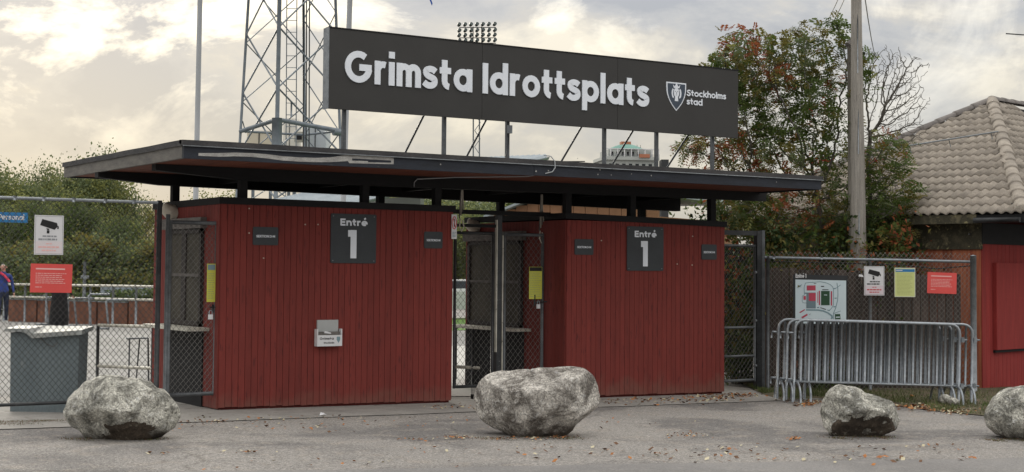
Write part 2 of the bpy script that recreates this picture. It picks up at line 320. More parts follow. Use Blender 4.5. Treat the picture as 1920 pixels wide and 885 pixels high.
# ------------------------------------------------------------------ mesh helpers
def wloc(o):
    v = Vector(o.location)
    while o.parent: o = o.parent; v = v + Vector(o.location)
    return v
class MB:
    def __init__(s): s.v = []; s.f = []; s.mi = []; s.sm = []
    def add(s, vs, fs, mi=0, smooth=False):
        o = len(s.v); s.v += [tuple(p) for p in vs]; s.f += [tuple(i + o for i in f) for f in fs]; s.mi += [mi] * len(fs); s.sm += [smooth] * len(fs); return s
    def box(s, x0, x1, y0, y1, z0, z1, mi=0):
        return s.add([(x0, y0, z0), (x1, y0, z0), (x1, y1, z0), (x0, y1, z0), (x0, y0, z1), (x1, y0, z1), (x1, y1, z1), (x0, y1, z1)],
                     [(0, 3, 2, 1), (4, 5, 6, 7), (0, 1, 5, 4), (1, 2, 6, 5), (2, 3, 7, 6), (3, 0, 4, 7)], mi)
    def bbox(s, x0, x1, y0, y1, z0, z1, c=.004, mi=0):
        """box with chamfered vertical and front edges"""
        s.add([(x0 + c, y0, z0), (x1 - c, y0, z0), (x1, y0 + c, z0), (x1, y1, z0), (x0, y1, z0), (x0, y0 + c, z0),
               (x0 + c, y0, z1), (x1 - c, y0, z1), (x1, y0 + c, z1), (x1, y1, z1), (x0, y1, z1), (x0, y0 + c, z1)],
              [(5, 4, 3, 2, 1, 0), (6, 7, 8, 9, 10, 11), (0, 1, 7, 6), (1, 2, 8, 7), (2, 3, 9, 8), (3, 4, 10, 9), (4, 5, 11, 10), (5, 0, 6, 11)], mi)
        return s
    def hexa(s, P, mi=0): return s.add(P, [(0, 3, 2, 1), (4, 5, 6, 7), (0, 1, 5, 4), (1, 2, 6, 5), (2, 3, 7, 6), (3, 0, 4, 7)], mi)
    def tube(s, pts, r, n=8, mi=0, smooth=True, cap=True):
        pts = [Vector(p) for p in pts]; rs = r if isinstance(r, (list, tuple)) else [r] * len(pts); o = len(s.v)
        ref = None
        for i, p in enumerate(pts):
            d = (pts[min(i + 1, len(pts) - 1)] - pts[max(i - 1, 0)]).normalized()
            if ref is None: ref = Vector((0, 0, 1)) if abs(d.z) < .9 else Vector((1, 0, 0))
            a = d.cross(ref)
            if a.length < 1e-5: a = d.cross(Vector((.3, .9, .2)))
            a.normalize(); b = d.cross(a).normalized(); ref = -b if ref.dot(b) < 0 else b
            for k in range(n):
                t = 2 * pi * k / n; q = p + (a * cos(t) + b * sin(t)) * rs[i]; s.v.append(tuple(q))
        for i in range(len(pts) - 1):
            for k in range(n):
                s.f.append((o + i * n + k, o + i * n + (k + 1) % n, o + (i + 1) * n + (k + 1) % n, o + (i + 1) * n + k)); s.mi.append(mi); s.sm.append(smooth and n > 4)
        if cap:
            s.f.append(tuple(o + k for k in range(n))); s.f.append(tuple(o + (len(pts) - 1) * n + k for k in reversed(range(n)))); s.mi += [mi, mi]; s.sm += [False, False]
        return s
    def poly(s, pts, y, t=.002, mi=0):
        """flat shape in the x-z plane facing -y, thickness t towards +y"""
        n = len(pts); a = sum(pts[i][0] * pts[(i + 1) % n][1] - pts[(i + 1) % n][0] * pts[i][1] for i in range(n))
        if a < 0: pts = pts[::-1]
        V = [(p[0], y, p[1]) for p in pts] + [(p[0], y + t, p[1]) for p in pts]
        return s.add(V, [tuple(range(n))] + [((i + 1) % n, i, i + n, (i + 1) % n + n) for i in range(n)], mi)
    def rect(s, x0, x1, z0, z1, y, t=.002, mi=0): return s.poly([(x0, z0), (x1, z0), (x1, z1), (x0, z1)], y, t, mi)
    def ribbon(s, pts, w, y, t=.004, closed=False, mi=0):
        q_ = [pts[0]]
        for p_ in pts[1:]:
            if hypot(p_[0] - q_[-1][0], p_[1] - q_[-1][1]) > w * .04: q_.append(p_)
        pts = q_; n = len(pts); L = []; R = []
        for i in range(n):
            p = pts[i]; a = pts[i - 1] if (i > 0 or closed) else None; b = pts[(i + 1) % n] if (i < n - 1 or closed) else None
            def nr(u, v):
                dx, dz = v[0] - u[0], v[1] - u[1]; q = hypot(dx, dz) or 1; return (-dz / q, dx / q)
            n1 = nr(a, p) if a else None; n2 = nr(p, b) if b else None
            n1 = n1 or n2; n2 = n2 or n1
            mx, mz = n1[0] + n2[0], n1[1] + n2[1]; q = hypot(mx, mz) or 1; mx /= q; mz /= q
            k = w / 2 / max(.5, mx * n1[0] + mz * n1[1]); L.append((p[0] + mx * k, p[1] + mz * k)); R.append((p[0] - mx * k, p[1] - mz * k))
        V = [(q[0], y, q[1]) for q in L] + [(q[0], y, q[1]) for q in R] + [(q[0], y + t, q[1]) for q in L] + [(q[0], y + t, q[1]) for q in R]
        fs = []; m = n if closed else n - 1
        for i in range(m):
            j = (i + 1) % n; fs += [(i, i + n, j + n, j), (i, j, j + 2 * n, i + 2 * n), (j + n, i + n, i + 3 * n, j + 3 * n)]
        if not closed: fs += [(0, 2 * n, 3 * n, n), (n - 1, 2 * n - 1, 4 * n - 1, 3 * n - 1)]
        return s.add(V, fs, mi)
    def mesh(s, name, mats, off=Vector((0, 0, 0))):
        me = bpy.data.meshes.new(name)
        v = np.array(s.v, dtype=float).reshape(-1, 3) - np.array(off)
        me.from_pydata(v.tolist(), [], s.f)
        for m in (mats if isinstance(mats, (list, tuple)) else [mats]): me.materials.append(m)
        me.polygons.foreach_set('material_index', s.mi); me.polygons.foreach_set('use_smooth', s.sm); me.update(); return me
    def build(s, name, mats, parent=None, world=False, loc=None):
        """world=True: vertices are in world coordinates; the unrotated chain of parents is subtracted"""
        off = wloc(parent) if (world and parent) else Vector((0, 0, 0))
        o = bpy.data.objects.new(name, s.mesh(name, mats, off)); COL.objects.link(o)
        if parent: o.parent = parent
        if loc: o.location = loc
        return o
def T(o, label=None, cat=None, group=None, kind=None):
    for k, v in (('label', label), ('category', cat), ('group', group), ('kind', kind)):
        if v: o[k] = v
    return o
def thing(name, label, cat, loc=(0, 0, 0), rz=0, group=None):
    o = bpy.data.objects.new(name, None); COL.objects.link(o); o.location = loc; o.rotation_euler = (0, 0, rz); o.empty_display_size = .2
    return T(o, label, cat, group)
def link(name, mesh, parent, loc=(0, 0, 0), rot=(0, 0, 0), scale=(1, 1, 1)):
    o = bpy.data.objects.new(name, mesh); COL.objects.link(o); o.parent = parent; o.location = loc; o.rotation_euler = rot; o.scale = scale; return o
def struct(name, mb, mats):
    o = mb.build(name, mats); o['kind'] = 'structure'; return o
def copy_tree(o, parent=None):
    c = o.copy(); COL.objects.link(c); c.parent = parent
    for ch in list(o.children): copy_tree(ch, c)
    return c

# ------------------------------------------------------------------ stroke lettering
def arc(cx, cy, r, a0, a1, n=10, ry=None):
    ry = ry or r; return [(cx + r * cos(radians(a0 + (a1 - a0) * i / n)), cy + ry * sin(radians(a0 + (a1 - a0) * i / n))) for i in range(n + 1)]
def glyphs(w):
    xh = .52; h = w / 2; r = xh / 2 - h; c = h + r; g = {}
    ring = arc(c, xh / 2, r, 0, 360, 20)[:-1]
    stemx = c + r
    g['o'] = ([(ring, 1)], xh); g['a'] = ([(ring, 1), ([(stemx, 0), (stemx, xh)], 0)], xh)
    g['d'] = ([(ring, 1), ([(stemx, 0), (stemx, .74)], 0)], xh); g['p'] = ([(ring, 1), ([(h, -.2), (h, xh)], 0)], xh)
    g['c'] = ([(arc(c, xh / 2, r, 48, 312, 16), 0)], xh * .88)
    g['e'] = ([(arc(c, xh / 2 + .0, r, -4, 308, 18), 0), ([(h + .01, xh / 2 - .012), (stemx + h * .9, xh / 2 - .012)], 0)], xh * .98)
    g['é'] = ([g['e'][0][0], g['e'][0][1], ([(c - .02, .665), (c + .10, .80)], 0)], xh * .98)
    ra = .155; top = xh - h - ra
    g['n'] = ([([(h, 0), (h, xh)], 0), (arc(h + ra, top, ra, 160, 0, 8) + [(h + 2 * ra, 0)], 0)], w + 2 * ra)
    g['h'] = ([([(h, 0), (h, .74)], 0), (arc(h + ra, top, ra, 160, 0, 8) + [(h + 2 * ra, 0)], 0)], w + 2 * ra)
    rm = .125; tm = xh - h - rm
    g['m'] = ([([(h, 0), (h, xh)], 0), (arc(h + rm, tm, rm, 160, 0, 8) + [(h + 2 * rm, 0)], 0), (arc(h + 3 * rm, tm, rm, 160, 0, 8) + [(h + 4 * rm, 0)], 0)], w + 4 * rm)
    g['r'] = ([([(h, 0), (h, xh)], 0), (arc(h + .15, xh - h - .15, .15, 165, 68, 6), 0)], w + .165)
    g['s'] = ([(spline([(.345, .395), (.285, .432), (.19, xh - h), (.10, .415), (.085, .35), (.135, .295), (.235, .26), (.315, .215), (.32, .14), (.27, .092), (.185, h), (.10, .09), (.03, .14)]), 0)], .4)
    g['t'] = ([([(.135, .68), (.135, .3)] + arc(.135 + .13, .21, .13, 180, 268, 6), 0), ([(0, .44), (.31, .44)], 0)], .33)
    g['i'] = ([([(h, 0), (h, xh)], 0), ([(h, .60), (h, .60 + w)], 0)], w)
    g['l'] = ([([(h, 0), (h, .74)], 0)], w)
    g['k'] = ([([(h, 0), (h, .74)], 0), ([(h + .04, .22), (.39, .5)], 0), ([(.16, .27), (.42, .0)], 0)], .44)
    R = .35 - h
    g['G'] = ([(arc(.36, .35, R, 52, 352, 20), 0), ([(.38, .34), (.36 + R + h * .8, .34)], 0)], .72)
    g['S'] = ([(spline([(.43, .57), (.36, .61), (.25, .7 - h), (.14, .59), (.10, .505), (.15, .42), (.27, .36), (.38, .29), (.40, .19), (.34, .11), (.23, h), (.12, .11), (.03, .19)]), 0)], .48)
    g['I'] = ([([(h, 0), (h, .7)], 0)], w)
    g['1'] = ([([(.02, .7 - h), (.27, .7 - h)], 0), ([(.27 - h, 0), (.27 - h, .7)], 0)], .3)
    g['E'] = ([([(h, 0), (h, .7)], 0), ([(h, .7 - h), (.42, .7 - h)], 0), ([(h, .36), (.39, .36)], 0), ([(h, h), (.42, h)], 0)], .44)
    g['K'] = ([([(h, 0), (h, .7)], 0), ([(h + .03, .28), (.44, .68)], 0), ([(.18, .36), (.47, .0)], 0)], .48)
    g['T'] = ([([(0, .7 - h), (.46, .7 - h)], 0), ([(.23, 0), (.23, .7)], 0)], .46)
    g['O'] = ([(arc(.34, .35, .34 - h, 0, 360, 20, .35 - h)[:-1], 1)], .68)
    g['N'] = ([([(h, 0), (h, .7)], 0), ([(h, .68), (.5 - h, .02)], 0), ([(.5 - h, 0), (.5 - h, .7)], 0)], .5)
    g['M'] = ([([(h, 0), (h, .7)], 0), ([(h, .68), (.31, .2), (.62 - h, .68)], 0), ([(.62 - h, 0), (.62 - h, .7)], 0)], .62)
    g['D'] = ([([(h, h)] + arc(.2, .35, .29, -90, 90, 10, .35 - h) + [(h, .7 - h)], 1)], .52)
    g['P'] = ([([(h, 0), (h, .7)], 0), ([(h, .28)] + arc(.27, .455, .17, -90, 90, 8, .175) + [(h, .7 - h)], 0)], .46)
    g['-'] = ([([(.02, .27), (.22, .27)], 0)], .24); g[' '] = ([], .18)
    return g
def spline(P, n=5):
    out = []; m = len(P)
    for i in range(m - 1):
        p0, p1, p2, p3 = P[max(i - 1, 0)], P[i], P[i + 1], P[min(i + 2, m - 1)]
        for k in range(n):
            t = k / n; out.append(tuple(.5 * (2 * p1[a] + (p2[a] - p0[a]) * t + (2 * p0[a] - 5 * p1[a] + 4 * p2[a] - p3[a]) * t * t + (3 * p1[a] - p0[a] - 3 * p2[a] + p3[a]) * t ** 3) for a in (0, 1)))
    return out + [P[-1]]
def lettering(text, width, height_em, x, z, y, w, mat, parent, gapf=.045, slope=0.0, per=False, name='lettering', t=.004):
    """baseline starts at (x, z); text is scaled so that it is `width` long and em is height_em"""
    g = glyphs(w); tot = sum(g[c][1] for c in text) + gapf * (len(text) - 1)
    sx = width / tot; cx = 0; mb = MB(); out = []
    for ch in text:
        if per: mb = MB()
        for k, (pts, cl) in enumerate(g[ch][0]):
            q = [(x + (cx + p[0]) * sx, z + p[1] * height_em) for p in pts]
            # the ribbon width follows the mean scale
            mb.ribbon(q, w * (sx + height_em) / 2, y - .0006 * k, t + .0006 * k, bool(cl))
        cx += g[ch][1] + gapf
        if per and ch != ' ': out.append(mb.build(name, mat, parent))
    if not per: out = mb.build(name, mat, parent)
    return out
def textlines(mb, x0, x1, z0, z1, n, y, seed=1, mi=0, thick=.35):
    """rows of print too small to read: irregular word-length dashes"""
    rd = random.Random(seed); dz = (z1 - z0) / n
    for i in range(n):
        z = z1 - dz * (i + .5); x = x0; end = x1 - rd.random() * (x1 - x0) * .25
        while x < end - .004:
            wl = rd.uniform(.012, .045); mb.rect(x, min(end, x + wl), z - dz * thick / 2, z + dz * thick / 2, y, .001, mi); x += wl + .007

# ================================================================== GROUND
def sheet(name, x0, x1, y0, y1, dz, mat, nx=1, edge=0.0):
    xs = sorted(set([x0, x1] + [v for v in (-4, 20) if x0 < v < x1] + ([x0 + (x1 - x0) * i / nx for i in range(1, nx)])))
    mb = MB(); rd = random.Random(hash(name) % 999 if False else len(name))
    V = [(X, y0 + (rd.uniform(-edge, edge) if edge else 0), gz(X) + dz) for X in xs] + [(X, y1, gz(X) + dz) for X in xs]; n = len(xs)
    mb.add(V, [(i, i + 1, n + i + 1, n + i) for i in range(n - 1)]); return struct(name, mb, mat)
sheet('ground', -900, 1400, -60, 1500, 0, asphalt)
yd = sheet('yard_paving', -60, 130, 18.4, 56, .004, yard_m)
ap = sheet('concrete_apron', 2.0, 14.95, 14.62, 18.4, .008, concrete, nx=26, edge=.025)
lw = sheet('lawn', 22, 80, 37.5, 47.2, .012, lawn_m)
# road in the foreground: its ragged edge runs across the bottom of the picture
mb = MB(); V = []; n = 40
for i in range(n + 1):
    X = -6 + 32 * i / n; Yc = 11.32 - (X - 3.0) * .30 + random.uniform(-.04, .04)
    V.append((X, Yc, gz(X) + .006))
V2 = [(v[0] - 3, v[1] - 14, gz(v[0] - 3) + .006) for v in V]
mb.add(V + V2, [(i + n + 1, i + n + 2, i + 1, i) for i in range(n)]); struct('road', mb, road_m)

# ================================================================== TICKET BOOTHS
Y0 = 15.816
PL = .0785
def plank_mesh(w, h, along='x', seed=0):
    mb = MB()
    if along == 'x': mb.bbox(.0018, w - .0018, -.014, .004, 0, h, .0022)
    return mb.mesh('plank', red_plank)
def booth(X0, X1, Yb, label, ztop_l, ztop_r, win, seed):
    pt = ztop_r - .045
    root = thing('ticket_booth', label, 'ticket booth', (X0, Y0, gz((X0 + X1) / 2)), 0, 'red wooden ticket booths under the flat canopy')
    bz = root.location.z; R = root.location; Wd = X1 - X0; D = Yb - Y0
    # core walls
    core = MB().box(X0 + .016, X1 - .016, Y0 + .016, Yb - .016, bz - .02, pt - .02)
    core.build('wall_core', red_back, root, True)
    pl = MB().box(X0 - .0 + .03, X1 - .03, Y0 + .022, Yb - .03, gz(X1) - .05, bz + .035); pl.build('plinth', concrete, root, True)
    hgt = 2.215 - bz - .02
    pm = plank_mesh(PL, 1.0); 
    n = round(Wd / PL); w = Wd / n
    for i in range(n):
        xm = X0 + w * (i + .5); zb = gz(xm) + .035 + random.uniform(-.006, .006)
        link('plank', pm, root, (i * w, 0, zb - bz), scale=(w / PL, 1, pt - zb))
    # left side wall: planks around the serving hatch
    wy0, wy1, wz0, wz1 = win
    m = round(D / PL); w2 = D / m
    for i in range(m):
        ya = Y0 + i * w2; yb_ = ya + w2
        def put(z0, z1): link('plank', pm, root, (0, yb_ - Y0, z0 - bz), (0, 0, -pi / 2), (w2 / PL, 1, z1 - z0))
        zb = bz + .04
        if yb_ < wy0 + .03 or ya > wy1 - .03: put(zb, pt)
        else: put(wz1 + .10, pt)
    # right side and back planks
    for i in range(m): link('plank', pm, root, (Wd, i * w2, .03), (0, 0, pi / 2), (w2 / PL, 1, pt - bz - .03))
    # hatch: frame, panes, mullions, head board, shelf, dark recess below
    fr = MB(); x = X0 - .02
    for (a, b, c_, d) in ((wy0, wy1, wz1 - .05, wz1), (wy0, wy1, wz0, wz0 + .05), (wy0, wy0 + .06, wz0, wz1), (wy1 - .06, wy1, wz0, wz1)):
        fr.box(x - .035, X0 + .02, a, b, c_, d)
    wf = fr.build('window', frame_dark, root, True)
    ym = (wy0 + wy1) / 2; zm = wz0 + (wz1 - wz0) * .52
    MB().box(x - .025, X0, ym - .07, ym + .07, wz0 + .05, wz1 - .05).build('mullion', frame_dark, wf, True)
    MB().box(x - .03, X0, wy0 + .06, wy1 - .06, zm - .018, zm + .018).build('glazing_bar', grey_board, wf, True)
    for (a, b) in ((wy0 + .06, ym - .07), (ym + .07, wy1 - .06)):
        for (c_, d) in ((wz0 + .05, zm - .018), (zm + .018, wz1 - .05)):
            MB().box(x - .008, x + .004, a, b, c_, d).build('pane', glass_m, wf, True)
    MB().box(x - .07, X0, wy0 - .07, wy1 + .07, wz1 + .005, wz1 + .13).build('head_board', grey_board, root, True)
    MB().bbox(x - .26, X0, wy0 - .2, wy1 + .12, wz0 - .05, wz0 - .012, .01).build('counter', pale_paint, root, True)
    MB().box(x - .012, X0 + .01, wy0 - .03, wy1 + .06, bz + .02, wz0 - .052).build('dark_panel', black_wood, root, True)
    # lamp on the side wall
    lm = MB(); pts = [(x - .02, wy1 - .15, wz1 + .16), (x - .1, wy1 - .15, wz1 + .16)]
    lm.tube([(X0 - .01, wy1 - .2, wz1 + .2), (X0 - .06, wy1 - .2, wz1 + .21), (X0 - .12, wy1 - .2, wz1 + .25), (X0 - .15, wy1 - .2, wz1 + .32)], [.09, .105, .085, .02], 12)
    lm.build('wall_lamp', beige_m, root, True)
    # black coping board round the top, a little higher at the left end
    t = .07
    def cop(xa, xb, ya, yb_, zl, zr): 
        MB().hexa([(xa, ya, zl - .078), (xb, ya, zr - .078), (xb, yb_, zr - .078), (xa, yb_, zl - .078), (xa, ya, zl), (xb, ya, zr), (xb, yb_, zr), (xa, yb_, zl)]).build('coping', black_wood, root, True)
    cop(X0 - .03, X1 + .03, Y0 - .035, Y0 + .05, ztop_l, ztop_r)
    cop(X0 - .03, X0 + .05, Y0 + .052, Yb + .03, ztop_l - .002, ztop_l - .002); cop(X1 - .05, X1 + .03, Y0 + .052, Yb + .03, ztop_r - .002, ztop_r - .002)
    MB().hexa([(X0 + .05, Y0 + .05, ztop_l - .06), (X1 - .05, Y0 + .05, ztop_r - .06), (X1 - .05, Yb, ztop_r - .06), (X0 + .05, Yb, ztop_l - .06),
               (X0 + .05, Y0 + .05, ztop_l - .03), (X1 - .05, Y0 + .05, ztop_r - .03), (X1 - .05, Yb, ztop_r - .03), (X0 + .05, Yb, ztop_l - .03)]).build('top_deck', black_wood, root, True)
    # pale nail heads and stubs left in the boards
    rd = random.Random(seed)
    for (px, py) in ([(466, 437), (571, 421), (493, 484), (626, 648), (466, 391), (595, 421)] if seed == 1 else [(1126, 451), (1297, 443), (1296, 497), (1268, 495)]):
        s_, z_ = on_plane(px, py, (0, Y0))
        MB().tube([(s_, Y0 - .014, z_), (s_, Y0 - .024, z_)], .0085, 6).build('screw', beige_m, root, True)
    return root
b1 = booth(6.374, 9.405, 17.95, 'left red ticket booth with leaflet box on its front wall', 2.398, 2.39, (16.27, 17.42, .93, 2.05), 1)
b2 = booth(11.13, 13.825, 18.3, 'right red ticket booth without leaflet box, beside the tall right gate', 2.353, 2.302, (16.8, 18.2, .83, 2.0), 2)

# signs on the booth fronts --------------------------------------------------
def front(px, py): return on_plane(px, py, (0, Y0 - .016))
def plate_on_front(name, label, cat, tl, br, t=.012, group=None, mat=sign_plate):
    a = front(*tl); b = front(*br); r = thing(name, label, cat, (a[0], Y0 - .016, b[1]), 0, group)
    w, h = b[0] - a[0], a[1] - b[1]; mb = MB(); c = .012
    mb.poly([(c, 0), (w - c, 0), (w, c), (w, h - c), (w - c, h), (c, h), (0, h - c), (0, c)], -t, t)
    mb.build('panel', mat, r); return r, w, h
for k, (tl, br, lab) in enumerate((((620, 400), (704, 494), 'large square grey entrance sign on the left booth'), ((1175, 424), (1243, 508), 'large square grey entrance sign on the right booth'))):
    r, w, h = plate_on_front('entrance_sign', lab, 'sign', tl, br, group='square entrance signs with a big numeral')
    lettering('Entré', w * .60, h * .2, w * .2, h * .76, -.0145, .15, white_let, r)
    lettering('1', w * .22, h * .82, w * .36, h * .10, -.0145, .17, white_let, r, name='numeral')
    for (u, v) in ((.05, .05), (.95, .05), (.05, .95), (.95, .95)): MB().tube([(w * u, -.012, h * v), (w * u, -.015, h * v)], .007, 6).build('screw', galv_dull, r)
for tl, br, lab in (((474, 425), (521, 460), 'small section sign at the left end of the left booth'), ((795, 434), (829, 466), 'small section sign at the right end of the left booth'),
                    ((1077, 448), (1112, 478), 'small section sign at the left end of the right booth'), ((1315, 458), (1343, 487), 'small section sign at the right end of the right booth')):
    r, w, h = plate_on_front('section_sign', lab, 'sign', tl, br, .008, 'small grey section signs')
    lettering('SEKTION D-M', w * .74, h * .19, w * .13, h * .42, -.0095, .13, white_let, r)
# leaflet box
a = front(590, 600); b_ = front(636, 648)
r = thing('leaflet_box', 'white and grey leaflet box screwed low on the left booth', 'leaflet box', (a[0], Y0 - .016, b_[1]))
w, h = b_[0] - a[0], a[1] - b_[1]
MB().box(w * .08, w * .92, -.02, 0, h * .35, h).build('back_plate', M('grey plastic', (.42, .43, .43), (.36, .37, .37), 6, .5), r)
tray = MB().box(0, w, -.075, 0, 0, h * .42).box(0, .012, -.075, 0, h * .42, h * .66).box(w - .012, w, -.075, 0, h * .42, h * .66); tray.build('tray', white_p, r)
MB().box(.02, w - .02, -.05, -.012, h * .42, h * .55).build('pamphlets', grey_board, r)
MB().hexa([(w * .3, -.06, h * .50), (w * .58, -.06, h * .47), (w * .58, -.02, h * .47), (w * .3, -.02, h * .5), (w * .32, -.06, h * .58), (w * .56, -.06, h * .52), (w * .56, -.02, h * .54), (w * .32, -.02, h * .58)]).build('folded_paper', white_p, r)
lettering('Grimsta', w * .56, h * .13, w * .1, h * .25, -.0765, .12, black_m, r)
lettering('Stockholm', w * .42, h * .09, w * .26, h * .10, -.0765, .13, black_m, r)
MB().poly([(w * .78, h * .36), (w * .92, h * .36), (w * .92, h * .24), (w * .85, h * .12), (w * .78, h * .24)], -.0765, .002).build('crest_mark', map_line, r)
# prohibition plate on the right edge of booth 1
a = front(841, 402); b_ = front(851, 448)
r = thing('prohibition_sign', 'narrow white sign with a red ring on right edge of left booth', 'sign', (9.375, Y0 - .03, b_[1])); w, h = .075, a[1] - b_[1]
r.rotation_euler.z = 0
MB().rect(0, w, 0, h, -.006, .006).build('panel', white_p, r)
MB().ribbon(arc(w / 2, h * .66, w * .40, 0, 360, 20, h * .25)[:-1], .010, -.008, .002, True).ribbon([(w * .3, h * .84), (w * .7, h * .48)], .008, -.0085, .002).build('red_ring', ink_red, r)
MB().rect(w * .42, w * .58, h * .5, h * .82, -.0075, .001).build('figure', black_m, r)
mb = MB(); textlines(mb, w * .15, w * .85, h * .06, h * .3, 4, -.0075, 3, thick=.5); mb.build('print', map_line, r)

# ================================================================== CANOPY
RX0, RX1, RY0, RY1, RZ0, RZ1 = 5.475, 14.516, 14.616, 18.812, 2.722, 2.912
can = thing('canopy_roof', 'flat dark timber canopy over both red ticket booths', 'canopy', (RX0, RY0, 0))
MB().box(RX0 + .05, RX1 - .05, RY0 + .05, RY1 - .05, RZ0 + .09, RZ1 - .02).build('roof_deck', felt_m, can, True)
# soffit boards run front to back
nb = 30; wb = (RX1 - RX0 - .1) / nb
sm_ = MB().box(0, wb - .006, 0, RY1 - RY0 - .1, 0, .02).mesh('soffit_board', soffit_m)
for i in range(nb): link('soffit_board', sm_, can, (.05 + i * wb, .05, RZ0 + .018))
# fascias: two lengths along the front
MB().box(RX0, 9.81, RY0, RY0 + .045, RZ0, RZ1 - .03).build('front_fascia', fascia_m, can, True)
MB().box(9.815, RX1, RY0, RY0 + .045, RZ0 + .004, RZ1 - .033).build('front_fascia', fascia_m, can, True)
MB().box(RX0 - .002, RX0 + .043, RY0 + .047, RY1, RZ0 + .002, RZ1 - .03).build('side_fascia', fascia_lit, can, True)
MB().box(RX1 - .045, RX1, RY0 + .047, RY1, RZ0, RZ1 - .03).build('side_fascia', fascia_m, can, True)
MB().box(RX0 + .045, RX1 - .047, RY1 - .045, RY1, RZ0, RZ1 - .03).build('rear_fascia', fascia_m, can, True)
# felt edge: slightly wavy folded strip
mb = MB(); n = 60
for side in range(2):
    pts = []
    for i in range(n + 1):
        u = i / n
        if side == 0: p = (RX0 - .02 + (RX1 - RX0 + .04) * u, RY0 - .018, RZ1 + .003 * sin(u * 23) * sin(u * 7 + 1)); q = (0, .10)
        else: p = (RX0 - .02, RY0 + .02 + (RY1 - RY0) * u, RZ1 + .0015 * sin(u * 19)); q = (.10, 0)
        pts.append((p, q))
    for (p, q), (p2, q2) in zip(pts, pts[1:]):
        mb.hexa([(p[0], p[1], p[2] - .060), (p2[0], p2[1], p2[2] - .060), (p2[0] + q2[0], p2[1] + q2[1], p2[2] - .03), (p[0] + q[0], p[1] + q[1], p[2] - .03),
                 (p[0], p[1], p[2]), (p2[0], p2[1], p2[2]), (p2[0] + q2[0], p2[1] + q2[1], p2[2] + .004), (p[0] + q[0], p[1] + q[1], p[2] + .004)])
mb.build('felt_edge', felt_m, can, True)
MB().tube([(RX0 - .018, RY0 - .024, RZ1 - .061), (RX1 + .02, RY0 - .024, RZ1 - .061)], .006, 6).build('drip_edge', galv_dull, can, True)
# worn bare patch on the front fascia
def fas(px, py): return on_plane(px, py, (0, RY0))
up = [(372, 287), (410, 287), (440, 286), (470, 287), (500, 289), (530, 293), (560, 295), (590, 296), (620, 295), (645, 291), (680, 291), (705, 293), (738, 294)]
dn = [(738, 308), (655, 306), (652, 302), (620, 304), (590, 304), (560, 303), (530, 301), (500, 297), (470, 294), (440, 293), (410, 294), (372, 292)]
MB().poly([fas(*p) for p in up + dn], RY0 - .003, .004).build('bare_patch', bare_m, can, True)
MB().poly([fas(*p) for p in ((660, 297), (733, 301), (733, 305), (690, 304), (690, 302), (660, 301))], RY0 - .0045, .002).build('paint_remnant', fascia_m, can, True)
rd = random.Random(5)
mb = MB()
for px, py in ((826, 308), (886, 301), (1013, 309), (1026, 309), (1028, 320), (1005, 321), (1060, 306), (1078, 310), (1125, 318), (1166, 316), (1184, 317), (1184, 326), (1121, 327), (1146, 328), (1221, 329), (1159, 306), (1083, 297), (1150, 302), (1456, 341)):
    x_, z_ = fas(px, py); s = rd.uniform(.006, .013)
    if abs(px - 1013) < 2: mb.rect(x_ - .025, x_ + .02, z_ - .003, z_ + .004, RY0 - .002, .003); continue
    mb.poly([(x_ - s, z_ - s * .5), (x_ + s * .4, z_ - s), (x_ + s, z_ + s * .3), (x_ - s * .2, z_ + s)], RY0 - .002, .003)
ch = mb.build('paint_chips', bare_m, can, True); ch['kind'] = 'stuff'
# dark lower deck, beams
for yb, pts_ in ((15.83, ((292, 319), (470, 339), (1437, 377))), (17.45, ((184, 332), (303, 347), (1276, 396)))):
    pp = [on_plane(*p, (0, yb)) for p in pts_]
    for (xa, za), (xb, zb) in zip(pp, pp[1:]): MB().hexa([(xa, yb, za), (xb, yb, zb), (xb, yb + .13, zb), (xa, yb + .13, za), (xa, yb, 2.739), (xb, yb, 2.739), (xb, yb + .13, 2.739), (xa, yb + .13, 2.739)]).build('beam', black_wood, can, True)
    print('beam', pp)
for X in (7.0, 8.3, 9.6, 10.9, 12.2, 13.5): MB().box(X, X + .07, 15.965, 17.445, 2.64, 2.739).build('joist', black_wood, can, True)
# posts between booth tops and deck
for (X, Y, zb) in ((6.66, 15.89, 2.3), (8.22, 15.89, 2.28), (9.22, 15.89, 2.25), (11.19, 15.89, 2.29), (12.25, 15.89, 2.26), (13.66, 15.89, 2.2), (6.46, 17.52, 2.3), (9.3, 17.52, 2.2), (11.2, 17.52, 2.29), (13.7, 17.52, 2.2)):
    MB().box(X - .045, X + .045, Y - .045, Y + .045, zb + .05, 2.70 if Y < 16 else 2.70).build('post', black_wood, can, True)
# loose cable round the fascia joint and along the soffit
def fp(px, py, Y): s_, z_ = on_plane(px, py, (0, Y)); return (s_, Y, z_)
MB().tube([fp(1020, 291, RY0 - .024), fp(1033, 293, RY0 - .026), fp(1040, 302, RY0 - .028), fp(1041, 314, RY0 - .026), fp(1036, 322, RY0 - .022), fp(1024, 325, RY0 - .01), (9.9, 14.9, 2.73), (9.3, 15.6, 2.728), (8.9, 15.81, 2.70), (8.86, 15.815, 2.66), (8.86, 15.815, 2.60)], .0065, 6).build('cable', post_grey, can, True)
